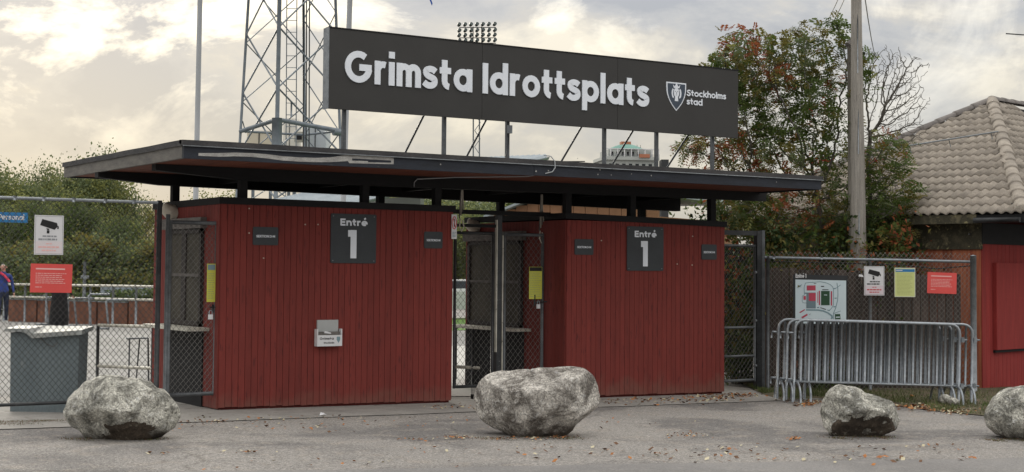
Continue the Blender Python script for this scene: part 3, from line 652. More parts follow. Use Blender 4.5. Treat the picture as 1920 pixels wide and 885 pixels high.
# hanging hose coils from the deck
for X, Y, zl, lab in ((9.62, 15.95, 2.24, 'bundle of straps hanging beside the prohibition sign'), (11.0, 16.2, 2.12, 'bundle of straps hanging over the right half of the gate')):
    r = thing('hanging_straps', lab, 'straps', (X, Y, 2.6), 0, 'strap bundles hanging under the canopy')
    for k in range(4):
        dx = (k - 1.5) * .016; lo = zl - 2.6 + .04 * k
        MB().tube([(dx * .4, 0, 0), (dx, .005 * k, lo * .5), (dx * 1.4, 0, lo)], .008, 6).build('strap', beige_m if k % 2 else grey_board, r)
    MB().tube([(.01, 0, zl - 2.6 - .02), (.035, 0, zl - 2.6 - .1), (.0, 0, zl - 2.6 - .16), (-.03, 0, zl - 2.6 - .1), (-.02, 0, zl - 2.6)], .009, 6).build('loop', beige_m, r)

# ================================================================== BIG SIGN ON THE ROOF
SY = 15.4; SX0, SX1, SZ0, SZ1 = 7.49, 13.715, 3.439, 4.368
sg = thing('name_sign', 'long dark sign with pale raised letters standing on canopy roof', 'sign', (SX0, SY, RZ1))
xs = [SX0, SX0 + 2.075, SX0 + 4.15, SX1]
for i in range(3): MB().bbox(xs[i] + (.0015 if i else 0), xs[i + 1] - (.0015 if i < 2 else 0), SY, SY + .045, SZ0, SZ1, .002).build('panel', sign_m, sg, True)
MB().box(SX0 - .012, SX0 - .001, SY - .004, SY + .13, SZ0 - .004, SZ1 + .008).build('end_cap', galv_dull, sg, True)
MB().box(SX0, SX1 + .01, SY - .006, SY + .1, SZ1 + .0005, SZ1 + .016).build('top_cap', black_wood, sg, True)
MB().box(SX0, SX1, SY + .046, SY + .1, SZ0 + .05, SZ0 + .11).box(SX0, SX1, SY + .046, SY + .1, SZ1 - .11, SZ1 - .05).build('rear_rail', dark_steel, sg, True)
for px in (649.5, 838, 957, 1139, 1237, 1342):
    X = on_plane(px, 260, (0, SY + .05))[0]
    MB().box(X - .022, X + .022, SY + .102, SY + .142, RZ1 - .02, SZ1 - .05).build('support_post', mid_steel, sg, True)
    if px > 700:
        mb = MB(); mb.tube([(X + .02, SY + .14, 4.0), (X + .02, SY + .14 + 1.17, RZ1 - .01)], .014, 6); mb.build('brace', mid_steel, sg, True)
X = on_plane(960, 244, (0, SY))[0]
MB().box(X - .01, X + .045, SY + .06, SY + .10, 3.30, 3.40).build('junction_box', galv_dull, sg, True)
MB().tube([(X + .01, SY + .08, 3.30), (X - .01, SY + .08, 3.1), (X - .06, SY + .07, 2.96), (X - .1, SY + .0, 2.93), (X + .3, RY0 + .3, 2.93), (X + .55, RY0 - .0, 2.925)], .007, 5).build('cable', dark_steel, sg, True)
def SL(px, py): s_, z_ = on_plane(px, py, (0, SY)); return s_ - SX0, z_ - RZ1
a = SL(645, 158); b_ = SL(1216, 200)
base = SL(720, 157)[1]; base = (SL(690, 157)[1] + SL(908, 176)[1] + SL(1110, 192)[1]) / 3
lettering('Grimsta Idrottsplats', b_[0] - a[0], .535, a[0], base, -.016, .147, white_let, sg, per=True, name='letter', t=.014, gapf=.062)
a = SL(1287, 186); b_ = SL(1361, 186)
z1 = SL(1289, 179.5)[1] - .004; lettering('Stockholms', b_[0] - a[0], .122, a[0], z1, -.008, .125, white_let, sg, t=.007)
z2 = SL(1289, 196)[1]; lettering('stad', SL(1316.5, 190)[0] - a[0], .122, a[0], z2, -.008, .125, white_let, sg, t=.007)
# shield with crowned head
x0, x1 = SL(1249, 160)[0], SL(1286, 160)[0]; zt = SL(1249, 153)[1]; zb = SL(1268, 208)[1]; xc = (x0 + x1) / 2; hw = (x1 - x0) / 2
def shield(k, off=0):
    pts = [(xc - hw * k, zt - off), (xc + hw * k, zt - off)]
    for t in (0, .15, .3, .45, .6, .75, .88, 1): pts.append((xc + hw * k * (1 - t ** 2.1), zt - off - (zt - zb - 2 * off) * (.18 + .82 * t)))
    for t in (.88, .75, .6, .45, .3, .15, 0): pts.append((xc - hw * k * (1 - t ** 2.1), zt - off - (zt - zb - 2 * off) * (.18 + .82 * t)))
    return pts
MB().poly(shield(1), -.006, .006).build('shield_border', white_let, sg)
MB().poly(shield(.88, .018), -.009, .003).build('shield_field', crest_blue, sg)
hd = MB(); cz = zt - .135
hd.poly(arc(xc, cz, .046, 0, 360, 16, .066)[:-1], -.011, .002)
hd.poly([(xc - .03, cz - .115), (xc + .03, cz - .115), (xc + .024, cz - .05), (xc - .024, cz - .05)], -.0115, .002)
hd.ribbon(arc(xc - .050, cz - .01, .022, 100, 280, 8, .055), .024, -.0112, .002); hd.ribbon(arc(xc + .050, cz - .01, .022, 80, -100, 8, .055), .024, -.0112, .002)
hd.poly([(xc - .048, cz + .06), (xc + .048, cz + .06), (xc + .062, cz + .105), (xc + .03, cz + .08), (xc + .012, cz + .11), (xc, cz + .125), (xc - .012, cz + .11), (xc - .03, cz + .08), (xc - .062, cz + .105)], -.0118, .002)
hd.build('crowned_head', white_let, sg)
fc = MB(); fc.rect(xc - .027, xc - .010, cz + .010, cz + .017, -.0125, .001).rect(xc + .010, xc + .027, cz + .010, cz + .017, -.0125, .001).rect(xc - .003, xc + .003, cz - .022, cz + .004, -.0125, .001).rect(xc - .012, xc + .012, cz - .036, cz - .031, -.0125, .001)
fc.build('face_lines', crest_blue, sg)

# ================================================================== CHAIN LINK
def mesh_wires(s0, s1, z0, z1, y, cell=.052, r=.0024, zt=None):
    """two families of diagonal wires clipped to the rectangle"""
    mb = MB(); w = s1 - s0; h = z1 - z0; slope = 1.15
    step = cell * 1.25
    k = -h / slope
    while k < w:
        for sgn in (0, 1):
            a0 = k; a1 = k + h / slope; u0 = max(0, a0); u1 = min(w, a1)
            if u1 - u0 > .01:
                v0 = (u0 - a0) * slope; v1 = (u1 - a0) * slope
                if sgn == 0: p, q = (s0 + u0, z0 + v0), (s0 + u1, z0 + v1)
                else: p, q = (s1 - u0, z0 + v0), (s1 - u1, z0 + v1)
                mb.tube([(p[0], y + sgn * r * 1.5, p[1]), (q[0], y + sgn * r * 1.5, q[1])], r, 4, smooth=False, cap=False)
        k += step
    return mb
GY = 15.93
# left gate in front of the side of booth 1
def frame_tubes(x0, x1, z0, z1, y, r, mids=(), n=8):
    mb = MB(); mb.tube([(x0, y, z0), (x0, y, z1)], r, n).tube([(x1, y, z0), (x1, y, z1)], r, n)
    mb.tube([(x0, y, z1 - r), (x1, y, z1 - r)], r, n).tube([(x0, y, z0 + r), (x1, y, z0 + r)], r, n)
    for m in mids: mb.tube([(x0, y, m), (x1, y, m)], r * .9, n)
    return mb
wire_l = M('weathered gate wire', (.20, .195, .185), (.12, .118, .112), 12, .55, metal=.4)
def gate(name, label, x0, x1, z0, z1, Y, r, mat, mids=(), wire_z=None, cell=.052, group=None, fr_r=None):
    g = thing(name, label, 'gate', (x0, Y, z0), 0, group)
    frame_tubes(0, x1 - x0, 0, z1 - z0, 0, r, [m - z0 for m in mids]).build('gate_frame', mat, g)
    o = mesh_wires(r, x1 - x0 - r, r, z1 - z0 - r, 0, cell).build('wire_mesh', wire_l, g); o['kind'] = 'stuff'
    return g
gA = gate('mesh_gate', 'narrow grey mesh gate leaf in front of left booth window', 5.83, 6.375, .165, 2.125, GY, .022, mid_steel, cell=.05)
MB().tube([(.5, -.03, 1.02), (.5, -.03, .93)], .012, 6).tube([(.46, -.035, .99), (.56, -.035, .99)], .008, 6).build('latch', dark_steel, gA)
def padlock(X, Y, z, lab):
    r = thing('padlock', lab, 'padlock', (X, Y, z), 0, 'white padlocks on the gates')
    MB().bbox(-.026, .026, -.013, .013, 0, .055, .006).build('body', white_p, r); MB().tube([(-.017, 0, .05), (-.017, 0, .085), (-.009, 0, .1), (.009, 0, .1), (.017, 0, .085), (.017, 0, .05)], .0055, 6).build('shackle', galv, r)
padlock(6.30, GY - .045, 1.02, 'white padlock hanging on the left mesh gate')
r = thing('notice_board', 'tall yellow notice with a blue head on the left mesh gate', 'notice', (6.255, GY - .028, 1.215), 0, 'tall yellow notices')
MB().rect(0, .1, 0, .43, -.006, .006).build('panel', yellow_m, r); MB().rect(.006, .094, .36, .42, -.0075, .0015).build('header', map_line, r)
MB().rect(.106, .125, .0, .42, -.004, .006).build('edge_strip', beige_m, r)
mb = MB(); textlines(mb, .012, .09, .03, .33, 12, -.0072, 4); mb.build('print', ink_olive, r)
# left fence panel with posts
fL = thing('chain_link_fence', 'long chain link fence panel with signs at the left edge', 'fence', (0, GY, 0))
for X in (5.70, 5.80): MB().tube([(X, GY, gz(X) - .02), (X, GY, 2.34 if X < 5.75 else 2.19)], .028 if X < 5.75 else .024, 10).build('fence_post', dark_steel if X < 5.75 else mid_steel, fL, True)
for X in (.6, 3.1): MB().tube([(X, GY, gz(X) - .02), (X, GY, 2.34)], .028, 10).build('fence_post', dark_steel, fL, True)
MB().tube([(.2, GY, 2.315), (5.7, GY, 2.315)], .017, 8).build('top_rail', galv_dull, fL, True)
MB().tube([(.2, GY, .150), (5.72, GY, .155)], .018, 8).build('bottom_rail', dark_steel, fL, True)
for X in (4.12, 4.42, 4.74, 5.08, 5.4): MB().tube([(X, GY, 2.293), (X + .008, GY, 2.338)], .021, 8).build('rail_clip', galv, fL, True)
o = mesh_wires(2.6, 5.69, .155, 2.32, GY + .02, .052).build('wire_mesh', wire_m, fL, True); o['kind'] = 'stuff'

def cctv_sign(root, w, h, y=-.006, text=ink_grey, text2=ink_pink, low=paper_pink):
    MB().rect(0, w, 0, h, y, .006).build('panel', white_p, root)
    MB().rect(.012, w - .012, .012, h * .34, y - .0012, .001).build('lower_field', low, root)
    MB().ribbon([(.011, .011), (w - .011, .011), (w - .011, h - .011), (.011, h - .011)], .003, y - .0015, .001, True).build('border', text, root)
    def rot(pts, cx, cz, a): return [(cx + (p[0]) * cos(a) - p[1] * sin(a), cz + p[0] * sin(a) + p[1] * cos(a)) for p in pts]
    a = radians(-14)
    mb = MB(); mb.poly(rot([(-.30 * w, -.09 * w), (.22 * w, -.12 * w), (.30 * w, .02 * w), (.24 * w, .13 * w), (-.28 * w, .13 * w)], w * .5, h * .76, a), y - .002, .001)
    mb.rect(w * .42, w * .51, h * .54, h * .62, y - .002, .001); mb.poly([(w * .40, h * .67), (w * .5, h * .66), (w * .5, h * .63), (w * .43, h * .63)], y - .0022, .001)
    mb.poly([(w * .77, h * .66), (w * .83, h * .66), (w * .82, h * .74), (w * .79, h * .72)], y - .0022, .001)
    mb.build('camera_symbol', black_m, root)
    mb = MB(); textlines(mb, w * .28, w * .8, h * .44, h * .5, 1, y - .0022, 1, thick=.6); textlines(mb, w * .14, w * .98, h * .36, h * .42, 1, y - .0022, 2, thick=.7); mb.build('print', text, root)
    mb = MB(); textlines(mb, w * .4, w * .65, h * .26, h * .30, 1, y - .0025, 3, thick=.6); textlines(mb, w * .14, w * .98, h * .16, h * .23, 1, y - .0025, 5, thick=.6); textlines(mb, w * .26, w * .86, h * .08, h * .14, 1, y - .0025, 6, thick=.6); mb.build('small_print', text2, root)['kind'] = 'stuff'
def coral_sign(root, w, h, y=-.006):
    MB().rect(0, w, 0, h, y, .006).build('panel', coral_m, root)
    mb = MB(); mb.rect(w * .12, w * .82, h * .80, h * .85, y - .0015, .001); textlines(mb, w * .12, w * .92, h * .30, h * .70, 6, y - .0015, 7, thick=.34); textlines(mb, w * .12, w * .3, h * .16, h * .22, 1, y - .0015, 8, thick=.4)
    mb.build('print', ink_pink, root)
def on_fence_left(name, label, cat, tl, br, group=None):
    a = on_plane(*tl, (0, GY - .03)); b = on_plane(*br, (0, GY - .03)); r = thing(name, label, cat, (a[0], GY - .03, b[1]), 0, group)
    return r, b[0] - a[0], a[1] - b[1]
r, w, h = on_fence_left('camera_sign', 'white camera surveillance sign on the left fence panel', 'sign', (65, 403), (118, 478), 'white camera surveillance signs'); cctv_sign(r, w, h)
r, w, h = on_fence_left('rules_sign', 'coral red notice below the camera sign on left fence', 'sign', (57, 494), (134, 548), 'coral red notices with white print'); coral_sign(r, w, h); r.rotation_euler.y = radians(.8)
# blue staff sign on its own little post behind the fence
r = thing('staff_sign', 'blue sign with white word on a thin post at left edge', 'sign', (3.75, 16.25, 0))
a = on_plane(52, 399, (0, 16.25)); b_ = on_plane(52, 418, (0, 16.25))
MB().rect(-.15, a[0] - 3.75, b_[1], a[1], -.012, .01).build('panel', blue_m, r)
lettering('Personal', .27, .085, a[0] - 3.75 - .31, b_[1] + .028, -.0135, .13, white_p, r)
MB().tube([(.21, .01, gz(4)), (.21, .01, 2.42)], .014, 8).tube([(.21, .01, 2.42), (-.1, .01, 2.42)], .012, 8).build('sign_post', mid_steel, r)
MB().tube([(.15, 0, 1.93), (.24, 0, 1.94)], .03, 8).build('clamp', galv, r)

# grey bin behind the fence
br_ = on_plane(146, 770, (0, 16.02)); BL_ = Vector((br_[0], 16.02, 0)) - rv * .74
r = thing('waste_container', 'tall grey blue container with faded sagging lid behind left fence', 'container', (BL_.x, BL_.y, gz(4.5)), YAW - pi / 2)
w = .74; mb = MB()
mb.hexa([(.01, 0, 0), (w - .01, 0, 0), (w - .01, .32, 0), (.01, .32, 0), (.0, -.01, .86), (w, -.01, .86), (w, .34, .86), (0, .34, .86)]); mb.build('body', bin_m, r)
mb = MB(); n = 14
for i in range(n):
    u0, u1 = i / n, (i + 1) / n
    def zz(u): return .885 + (.02 if u < .28 else (.02 - .055 * min(1, (u - .28) / .06) if u < .34 else -.035 + .045 * (u - .34) / .66))
    def zl(u): return zz(u) - (.05 if u > .26 else .035)
    X_a, X_b = -.045 + (w + .09) * u0, -.045 + (w + .09) * u1
    mb.hexa([(X_a, -.07, zl(u0)), (X_b, -.07, zl(u1)), (X_b, .38, .875), (X_a, .38, .875), (X_a, -.07, zz(u0)), (X_b, -.07, zz(u1)), (X_b, .38, .92), (X_a, .38, .92)])
mb.build('lid', lid_m, r)
MB().tube([(.33, -.025, .80), (.40, -.035, .74), (.47, -.035, .71), (.52, -.03, .76)], .005, 5).build('wire_handle', grey_board, r)

# ================================================================== GATES BETWEEN AND BESIDE THE BOOTHS
MY = 16.2
def Xm(px, py=500): return on_plane(px, py, (0, MY))[0]
def Zm(px, py): return on_plane(px, py, (0, MY))[1]
x0, x1 = Xm(853), Xm(924)
gB = gate('mesh_gate', 'left leaf of middle gate with two pale rails, between booths', x0, x1, .1, 2.09, MY, .02, dark_steel, mids=(), cell=.062, group='leaves of the middle gate')
x2, x3 = Xm(946), Xm(1017)
gC = gate('mesh_gate', 'right leaf of middle gate carrying the yellow notice', x2, x3, .08, 2.085, MY, .022, mid_steel, cell=.062, group='leaves of the middle gate')
for i, xx in enumerate((Xm(934), )):
    r = thing('gate_post', 'thick dark post between the two leaves of middle gate', 'post', (xx, MY, gz(xx)))
    MB().box(-.035, .035, -.035, .035, 0, 2.36).build('shaft', dark_steel, r); MB().box(-.05, -.036, -.04, .0, .6, 2.3).box(.04, .052, -.045, .0, .2, 2.1).build('edge_strip', pale_paint, r)
    MB().box(-.38, -.31, -.03, .03, 0, 0.07).build('stop_block', black_wood, r)
r = thing('gate_beam', 'dark beam over the middle gate between the booths', 'beam', (9.41, MY, 2.31))
MB().box(0, 1.72, -.03, .03, 0, .055).build('timber', black_wood, r); MB().box(0, .9, -.02, .02, -.165, -.125).build('lower_bar', black_wood, r)
r = thing('notice_board', 'tall yellow notice with a dark head on the middle gate', 'notice', (10.79, MY - .03, 1.225), 0, 'tall yellow notices')
MB().rect(0, .20, 0, .42, -.006, .006).build('panel', yellow_m, r); MB().rect(.004, .196, .365, .416, -.0075, .0015).build('header', black_m, r)
mb = MB(); textlines(mb, .012, .19, .02, .35, 14, -.0072, 11); mb.build('print', ink_olive, r)
padlock(10.93, MY - .045, 1.10, 'white padlock hanging from the latch of middle gate')
MB().tube([(x3 - x2 - .12, -.035, 1.10), (x3 - x2 + .05, -.035, 1.11)], .01, 6).tube([(x3 - x2 - .14, -.03, 1.2), (x3 - x2 - .14, -.03, 1.05)], .012, 6).build('latch', dark_steel, gC)
# right gate: tall frame and its leaf
x0, x1 = 13.88, Xm(1422, 600)
r = thing('steel_portal', 'tall dark steel portal right of the right booth', 'portal', (x0, MY, gz(14)))
zt = 2.2 - gz(14)
MB().box(x1 - x0 - .06, x1 - x0 + .03, -.04, .04, -.02, zt).build('post', dark_steel, r)
MB().box(x1 - x0 + .045, x1 - x0 + .1, -.03, .03, -.02, zt + .01).build('post', mid_steel, r)
MB().box(-.02, x1 - x0 - .062, -.035, .035, zt - .07, zt - .002).build('top_rail', dark_steel, r)
for z in (.35, 1.0, 1.7): MB().tube([(x1 - x0 - .09, -.02, z), (x1 - x0 - .055, -.02, z)], .02, 8).build('hinge', galv_dull, r)
gD = gate('mesh_gate', 'right gate leaf with two mid rails beside tall portal post', 13.9, Xm(1415, 600), .02, 2.0, MY, .021, mid_steel, mids=(.80, .39), cell=.06)

# ================================================================== RIGHT FENCE (turned towards the forecourt)
FA = radians(-31); FO = (14.93, 16.0)
def pf(px, py, off=0.0):
    """survey point on the fence plane shifted `off` m towards the forecourt"""
    n = (sin(FA), -cos(FA)); P = (FO[0] + n[0] * off, FO[1] + n[1] * off); return on_plane(px, py, P, FA)
fR = thing('chain_link_fence', 'chain link fence with signs, turned outward right of gate', 'fence', (FO[0], FO[1], 0), FA)
L = 2.93
MB().tube([(-.13, 0, 1.815), (.9, 0, 1.80), (1.9, 0, 1.79), (L - .05, 0, 1.775)], .021, 10).build('top_rail', galv, fR)
MB().tube([(L, 0, -.35), (L, 0, 1.86)], .045, 12).tube([(L, 0, 1.86), (L, 0, 1.875)], [.05, .02], 12).build('fence_post', galv_dull, fR)
MB().tube([(-.08, 0, -.15), (-.08, 0, 1.83)], .025, 10).build('fence_post', mid_steel, fR)
MB().tube([(1.42, .02, -.25), (1.42, .02, 1.79)], .022, 10).build('fence_post', galv_dull, fR)
o = mesh_wires(-.08, L, -.1, 1.90, -.012, .055).build('wire_mesh', M('fence wire light', (.24, .23, .21), (.15, .145, .135), 12, .5, metal=.4), fR); o['kind'] = 'stuff'
MB().tube([(0, .03, 1.76), (.5, .03, 1.745), (1.0, .03, 1.74), (1.9, .03, 1.72), (2.4, .03, 1.67), (L, .03, 1.72)], .010, 6).build('cable', black_m, fR)
for s in (.0, .7, 2.1): MB().tube([(s, 0, 1.79), (s + .01, 0, 1.835)], .024, 8).build('rail_clip', galv, fR)
# wooden fence behind it
wf = thing('wooden_fence', 'dark brown upright board fence behind the right chain link', 'fence', (FO[0] + .20, FO[1] + .30, 0), FA)
x = -.15; k = 0; rd = random.Random(3); bm_ = {}
gaps = {17: .03, 18: .035, 19: .03, 20: .034, 21: .02, 22: .035}
MB().box(-.2, 2.85, .05, .08, 1.32, 1.42).box(-.2, 2.85, .05, .08, .3, .4).build('cross_rail', fence_wood, wf)
while x < 2.78:
    w = rd.uniform(.095, .12); z0 = -.28 + rd.uniform(0, .06); h = 1.66 + rd.uniform(-.015, .02) - z0 - x * .03
    tl = rd.uniform(-.008, .008); mb = MB(); mb.hexa([(0, -.011, 0), (w, -.011, 0), (w, .011, 0), (0, .011, 0), (tl, -.011, h), (w + tl, -.011, h), (w + tl, .011, h), (tl, .011, h)])
    mb.build('board', fence_wood, wf, loc=(x, rd.uniform(-.012, .012), z0))
    g_ = rd.uniform(.004, .012)
    if x > 1.72: g_ = rd.uniform(.014, .024)
    x += w + g_; k += 1
# strips added behind the right end gaps, coloured as the lit wall beyond
for i, s in enumerate((1.80, 1.93, 2.05, 2.18, 2.30, 2.42, 2.55, 2.66)): MB().box(s, s + .10, .085, .10, -.2, 1.22 if i % 2 else 1.3).build('lit_wall_strip', lit_wall_m, wf)
# boards behind (dark sheet so the sky does not leak)
# signs on the fence
def on_fence(name, label, cat, tl, br, group=None, off=.03):
    a = pf(*tl, off); b = pf(*br, off); n = (sin(FA), -cos(FA)); d = (cos(FA), sin(FA))
    r = thing(name, label, cat, (FO[0] + n[0] * off + d[0] * a[0], FO[1] + n[1] * off + d[1] * a[0], b[1]), FA, group); return r, b[0] - a[0], a[1] - b[1]
r, w, h = on_fence('camera_sign', 'white camera surveillance sign on right fence beside the map', 'sign', (1620, 499), (1658, 554), 'white camera surveillance signs'); cctv_sign(r, w, h, text=black_m, text2=ink_red, low=M('pinkish paper', (.68, .60, .64), (.66, .58, .62), 3, .5))
r, w, h = on_fence('lime_notice', 'yellow green notice with a blue head on right fence', 'sign', (1677, 502), (1716, 557))
MB().rect(0, w, 0, h, -.006, .006).build('panel', lime_m, r); MB().rect(w * .05, w * .97, h * .86, h * .955, -.0075, .001).build('header', blue_m, r)
MB().rect(w * .06, w * .38, h * .90, h * .925, -.0085, .001).build('header_text', white_p, r)
mb = MB(); textlines(mb, w * .12, w * .92, h * .08, h * .82, 16, -.0075, 21, thick=.3); mb.build('print', ink_olive, r)
MB().ribbon([(.004, .004), (w - .004, .004), (w - .004, h - .004), (.004, h - .004)], .006, -.0072, .001, True).build('border', white_p, r)
r, w, h = on_fence('rules_sign', 'coral red notice at the right end of right fence', 'sign', (1738, 510), (1793, 550), 'coral red notices with white print'); coral_sign(r, w, h); r.rotation_euler.y = radians(1.5)
r = thing('white_tag', 'small crumpled white tag caught in the right fence', 'tag', tuple(Vector((FO[0], FO[1], 0)) + Vector((cos(FA), sin(FA), 0)) * pf(1613, 517)[0] + Vector((0, 0, pf(1613, 517)[1]))), FA)
MB().hexa([(-.03, -.03, -.012), (.04, -.03, -.02), (.04, -.02, -.01), (-.03, -.02, -.008), (-.03, -.03, .012), (.03, -.03, .008), (.03, -.02, .012), (-.02, -.02, .02)]).build('scrap', white_p, r)
# map board
mo = .03
a = pf(1487, 514, mo); b_ = pf(1589, 603, mo); n_ = (sin(FA), -cos(FA)); d_ = (cos(FA), sin(FA))
mp = thing('map_board', 'dark framed site map headed Entré 1 on the right fence', 'map', (FO[0] + n_[0] * mo + d_[0] * a[0], FO[1] + n_[1] * mo + d_[1] * a[0], 0), FA)
def mp_(px, py): q = pf(px, py, mo); return (q[0] - a[0], q[1])
w = b_[0] - a[0]; zt_ = a[1]
MB().poly([(0, zt_ - .74), (w, zt_ - .74), (w, zt_ - .015), (0, zt_)], -.012, .012).build('panel', M('map frame', (.03, .032, .036), (.022, .024, .028), 4, .5), mp)
MB().poly([mp_(1491, 524), mp_(1586, 526), (mp_(1586, 526)[0], zt_ - .715), (mp_(1491, 524)[0], zt_ - .71)], -.014, .002).build('map_sheet', map_blue, mp)
lettering('Entré 1', mp_(1511, 519)[0] - mp_(1491, 519)[0], .085, mp_(1491.5, 519)[0], mp_(1500, 521)[1], -.014, .15, white_p, mp)
# map drawing coordinates: zoom of the board, 8.85 px per photo px, origin (1480, 505)
def mz(u, v): return mp_(1480 + u / 8.85, 505 + v / 8.85)
def pol(l, y, mat, name): MB().poly([mz(*p) for p in l], y, .0012).build(name, mat, mp)
def rb(l, wd, y, mat, name, cl=False): MB().ribbon([mz(*p) for p in l], wd, y, .001, cl).build(name, mat, mp)
rb([(245, 430), (242, 300), (262, 228), (330, 218), (420, 212), (510, 205), (600, 222), (670, 250), (715, 290), (728, 330), (728, 590), (700, 640), (660, 680), (620, 672)], .009, -.0155, map_line, 'ring_path')
rb([(785, 225), (800, 320), (803, 420), (795, 520), (765, 640), (728, 730), (725, 845)], .011, -.0158, map_line, 'road_line')
rb([(740, 325), (790, 300), (845, 258)], .008, -.0161, map_line, 'road_line'); rb([(728, 735), (790, 710), (848, 690)], .008, -.0161, map_line, 'road_line')
rb([(275, 672), (480, 676), (560, 690), (640, 725), (700, 770), (705, 800), (685, 845)], .022, -.0164, map_line, 'road_line')
rb([(240, 432), (212, 440), (208, 530), (225, 556), (280, 558)], .007, -.0161, map_line, 'ring_path')
crim = M('map red', (.48, .06, .10), (.42, .05, .09), 3, .6); sl_ = M('map grey', (.16, .22, .25), (.14, .2, .23), 3, .6)
pol([(285, 268), (432, 265), (432, 350), (285, 350)], -.0165, crim, 'red_block'); pol([(318, 392), (434, 392), (434, 525), (318, 525)], -.0172, crim, 'red_block')
pol([(252, 385), (434, 385), (434, 648), (278, 645), (278, 405), (252, 405)], -.0166, sl_, 'grey_block')
pol([(230, 442), (270, 442), (270, 505), (232, 505)], -.0165, crim, 'red_block')
pol([(522, 358), (665, 358), (665, 595), (522, 595)], -.0168, map_green, 'green_field'); pol([(750, 742), (838, 740), (848, 848), (756, 848)], -.0168, map_green, 'green_field')
pol([(485, 355), (505, 355), (505, 592), (485, 592)], -.0168, crim, 'red_stand'); pol([(684, 362), (706, 362), (706, 600), (684, 600)], -.0168, crim, 'red_stand')
pol([(462, 375), (472, 375), (472, 555), (462, 555)], -.0168, crim, 'red_stand')
for l in ([(522, 275), (572, 275), (572, 290), (522, 290)], [(542, 332), (645, 332), (645, 344), (542, 344)], [(400, 228), (442, 230), (442, 238), (400, 236)], [(512, 628), (605, 660), (598, 672), (508, 638)]): pol(l, -.0168, black_m, 'black_bar')
pol([(160, 712), (245, 660), (258, 672), (178, 725)], -.0168, crim, 'red_block'); pol([(195, 790), (290, 735), (302, 760), (212, 815)], -.0168, crim, 'red_block')
pol([(570, 418), (622, 420), (622, 432), (570, 430)], -.0182, map_blue, 'field_print'); pol([(766, 785), (832, 783), (832, 802), (768, 803)], -.0182, map_blue, 'field_print')
pol([(140, 290), (165, 265), (210, 248), (200, 262), (175, 280), (195, 292)], -.0168, map_line, 'north_mark'); pol([(310, 735), (328, 745), (352, 732), (335, 752)], -.0168, black_m, 'black_bar')
for (u, v) in ((745, 318), (760, 478), (742, 618), (648, 680), (470, 632)): pol([(u - 18, v - 6), (u + 20, v - 10), (u + 22, v + 8), (u - 12, v + 10)], -.0168, map_line, 'arrow_mark')

# ================================================================== CROWD BARRIERS
def barrier(label, P, ang, L, H=1.07, zb=.265, nb=20):
    z0 = gz(P[0]) ; r = thing('crowd_barrier', label, 'barrier', (P[0], P[1], z0 + .01), ang, 'stacked crowd barriers'); r.rotation_euler.y = radians(1.3)   # follows the fall of the ground
    c = .12; R = .0185
    pts = [(0, 0, .02), (0, 0, H - c)] + [(c - c * cos(radians(t)), 0, H - c + c * sin(radians(t))) for t in (22, 45, 68, 90)] + [(L - c + c * sin(radians(t)), 0, H - c + c * cos(radians(t))) for t in (0, 22, 45, 68, 90)] + [(L, 0, .02)]
    MB().tube(pts, R, 10).build('frame', galv, r)
    MB().tube([(.0, 0, zb), (L, 0, zb)], .014, 8).build('lower_rail', galv, r)
    bm = MB().tube([(0, 0, zb + .01), (0, 0, H - .015)], .0155, 6).mesh('bar', galv)
    for i in range(nb): link('bar', bm, r, (.085 + (L - .17) * i / (nb - 1), 0, 0))
    for x in (.03, L - .03):
        ft = [(x, -.27 * cos(radians(t)), .255 * sin(radians(t)) ** .8 if 0 < t < 180 else 0) for t in (0, 12, 30, 50, 70, 90, 110, 130, 150, 168, 180)]
        MB().tube([(p[0], p[1], p[2] + .012) for p in ft], .0165, 8).build('foot', galv, r)
        MB().tube([(x, 0, .24), (x, 0, zb + .02)], .015, 8).build('foot_stem', galv, r)
    for z in (H - .17, zb + .03): MB().tube([(-.02, 0, z), (-.09, 0, z)], .014, 8).tube([(-.09, 0, z), (-.09, 0, z - .08)], .011, 6).build('hook', galv, r)
    for z in (H - .2, zb): MB().box(L + .015, L + .055, -.03, .03, z - .03, z + .035).tube([(L + .04, 0, z), (L + .10, 0, z)], .012, 6).build('eye_plate', galv, r)
    return r
Pa = on_ground(1488, 755); n_ = (-sin(FA), cos(FA)); d_ = (cos(FA), sin(FA))
def bp_(s, o): return (Pa.x + d_[0] * s + n_[0] * o, Pa.y + d_[1] * s + n_[1] * o)
barrier('front barrier of the stack, nearest to the forecourt', bp_(0, 0), FA, 2.18)
barrier('second barrier of the stack, shifted slightly left behind the front one', bp_(-.07, .13), FA - radians(1), 2.18)
barrier('third barrier of the stack, its left end farthest out', bp_(-.16, .27), FA + radians(.5), 2.18)
barrier('rear barrier of the stack, its right end sticking out farthest', bp_(.19, .20), FA - radians(2.2), 2.2)

# ================================================================== TILED HOUSE AT THE RIGHT
G0 = Vector((18.148, 14.921, -.25)); e1 = Vector((cos(radians(100.7)), sin(radians(100.7)), 0)); e2 = Vector((e1.y, -e1.x, 0))
hs = thing('tiled_house', 'red house with pale tiled hip roof at the right edge', 'house', tuple(G0), radians(10.7))
# house frame: local x = e2 (to the right), local y = e1 (away)
def HL(p): return p
MB().box(.02, 9, .02, 4.2, -.1, 2.65).build('wall_core', red_back, hs)
# left wall boards (faded orange to red)
pm = MB().bbox(0, .158, -.018, .0, 0, 1, .004).mesh('wall_board', orange_plank)
for i in range(26): link('wall_board', pm, hs, (.0, .16 * (i + 1), -.1), (0, 0, -pi / 2), (1, 1, 2.36))
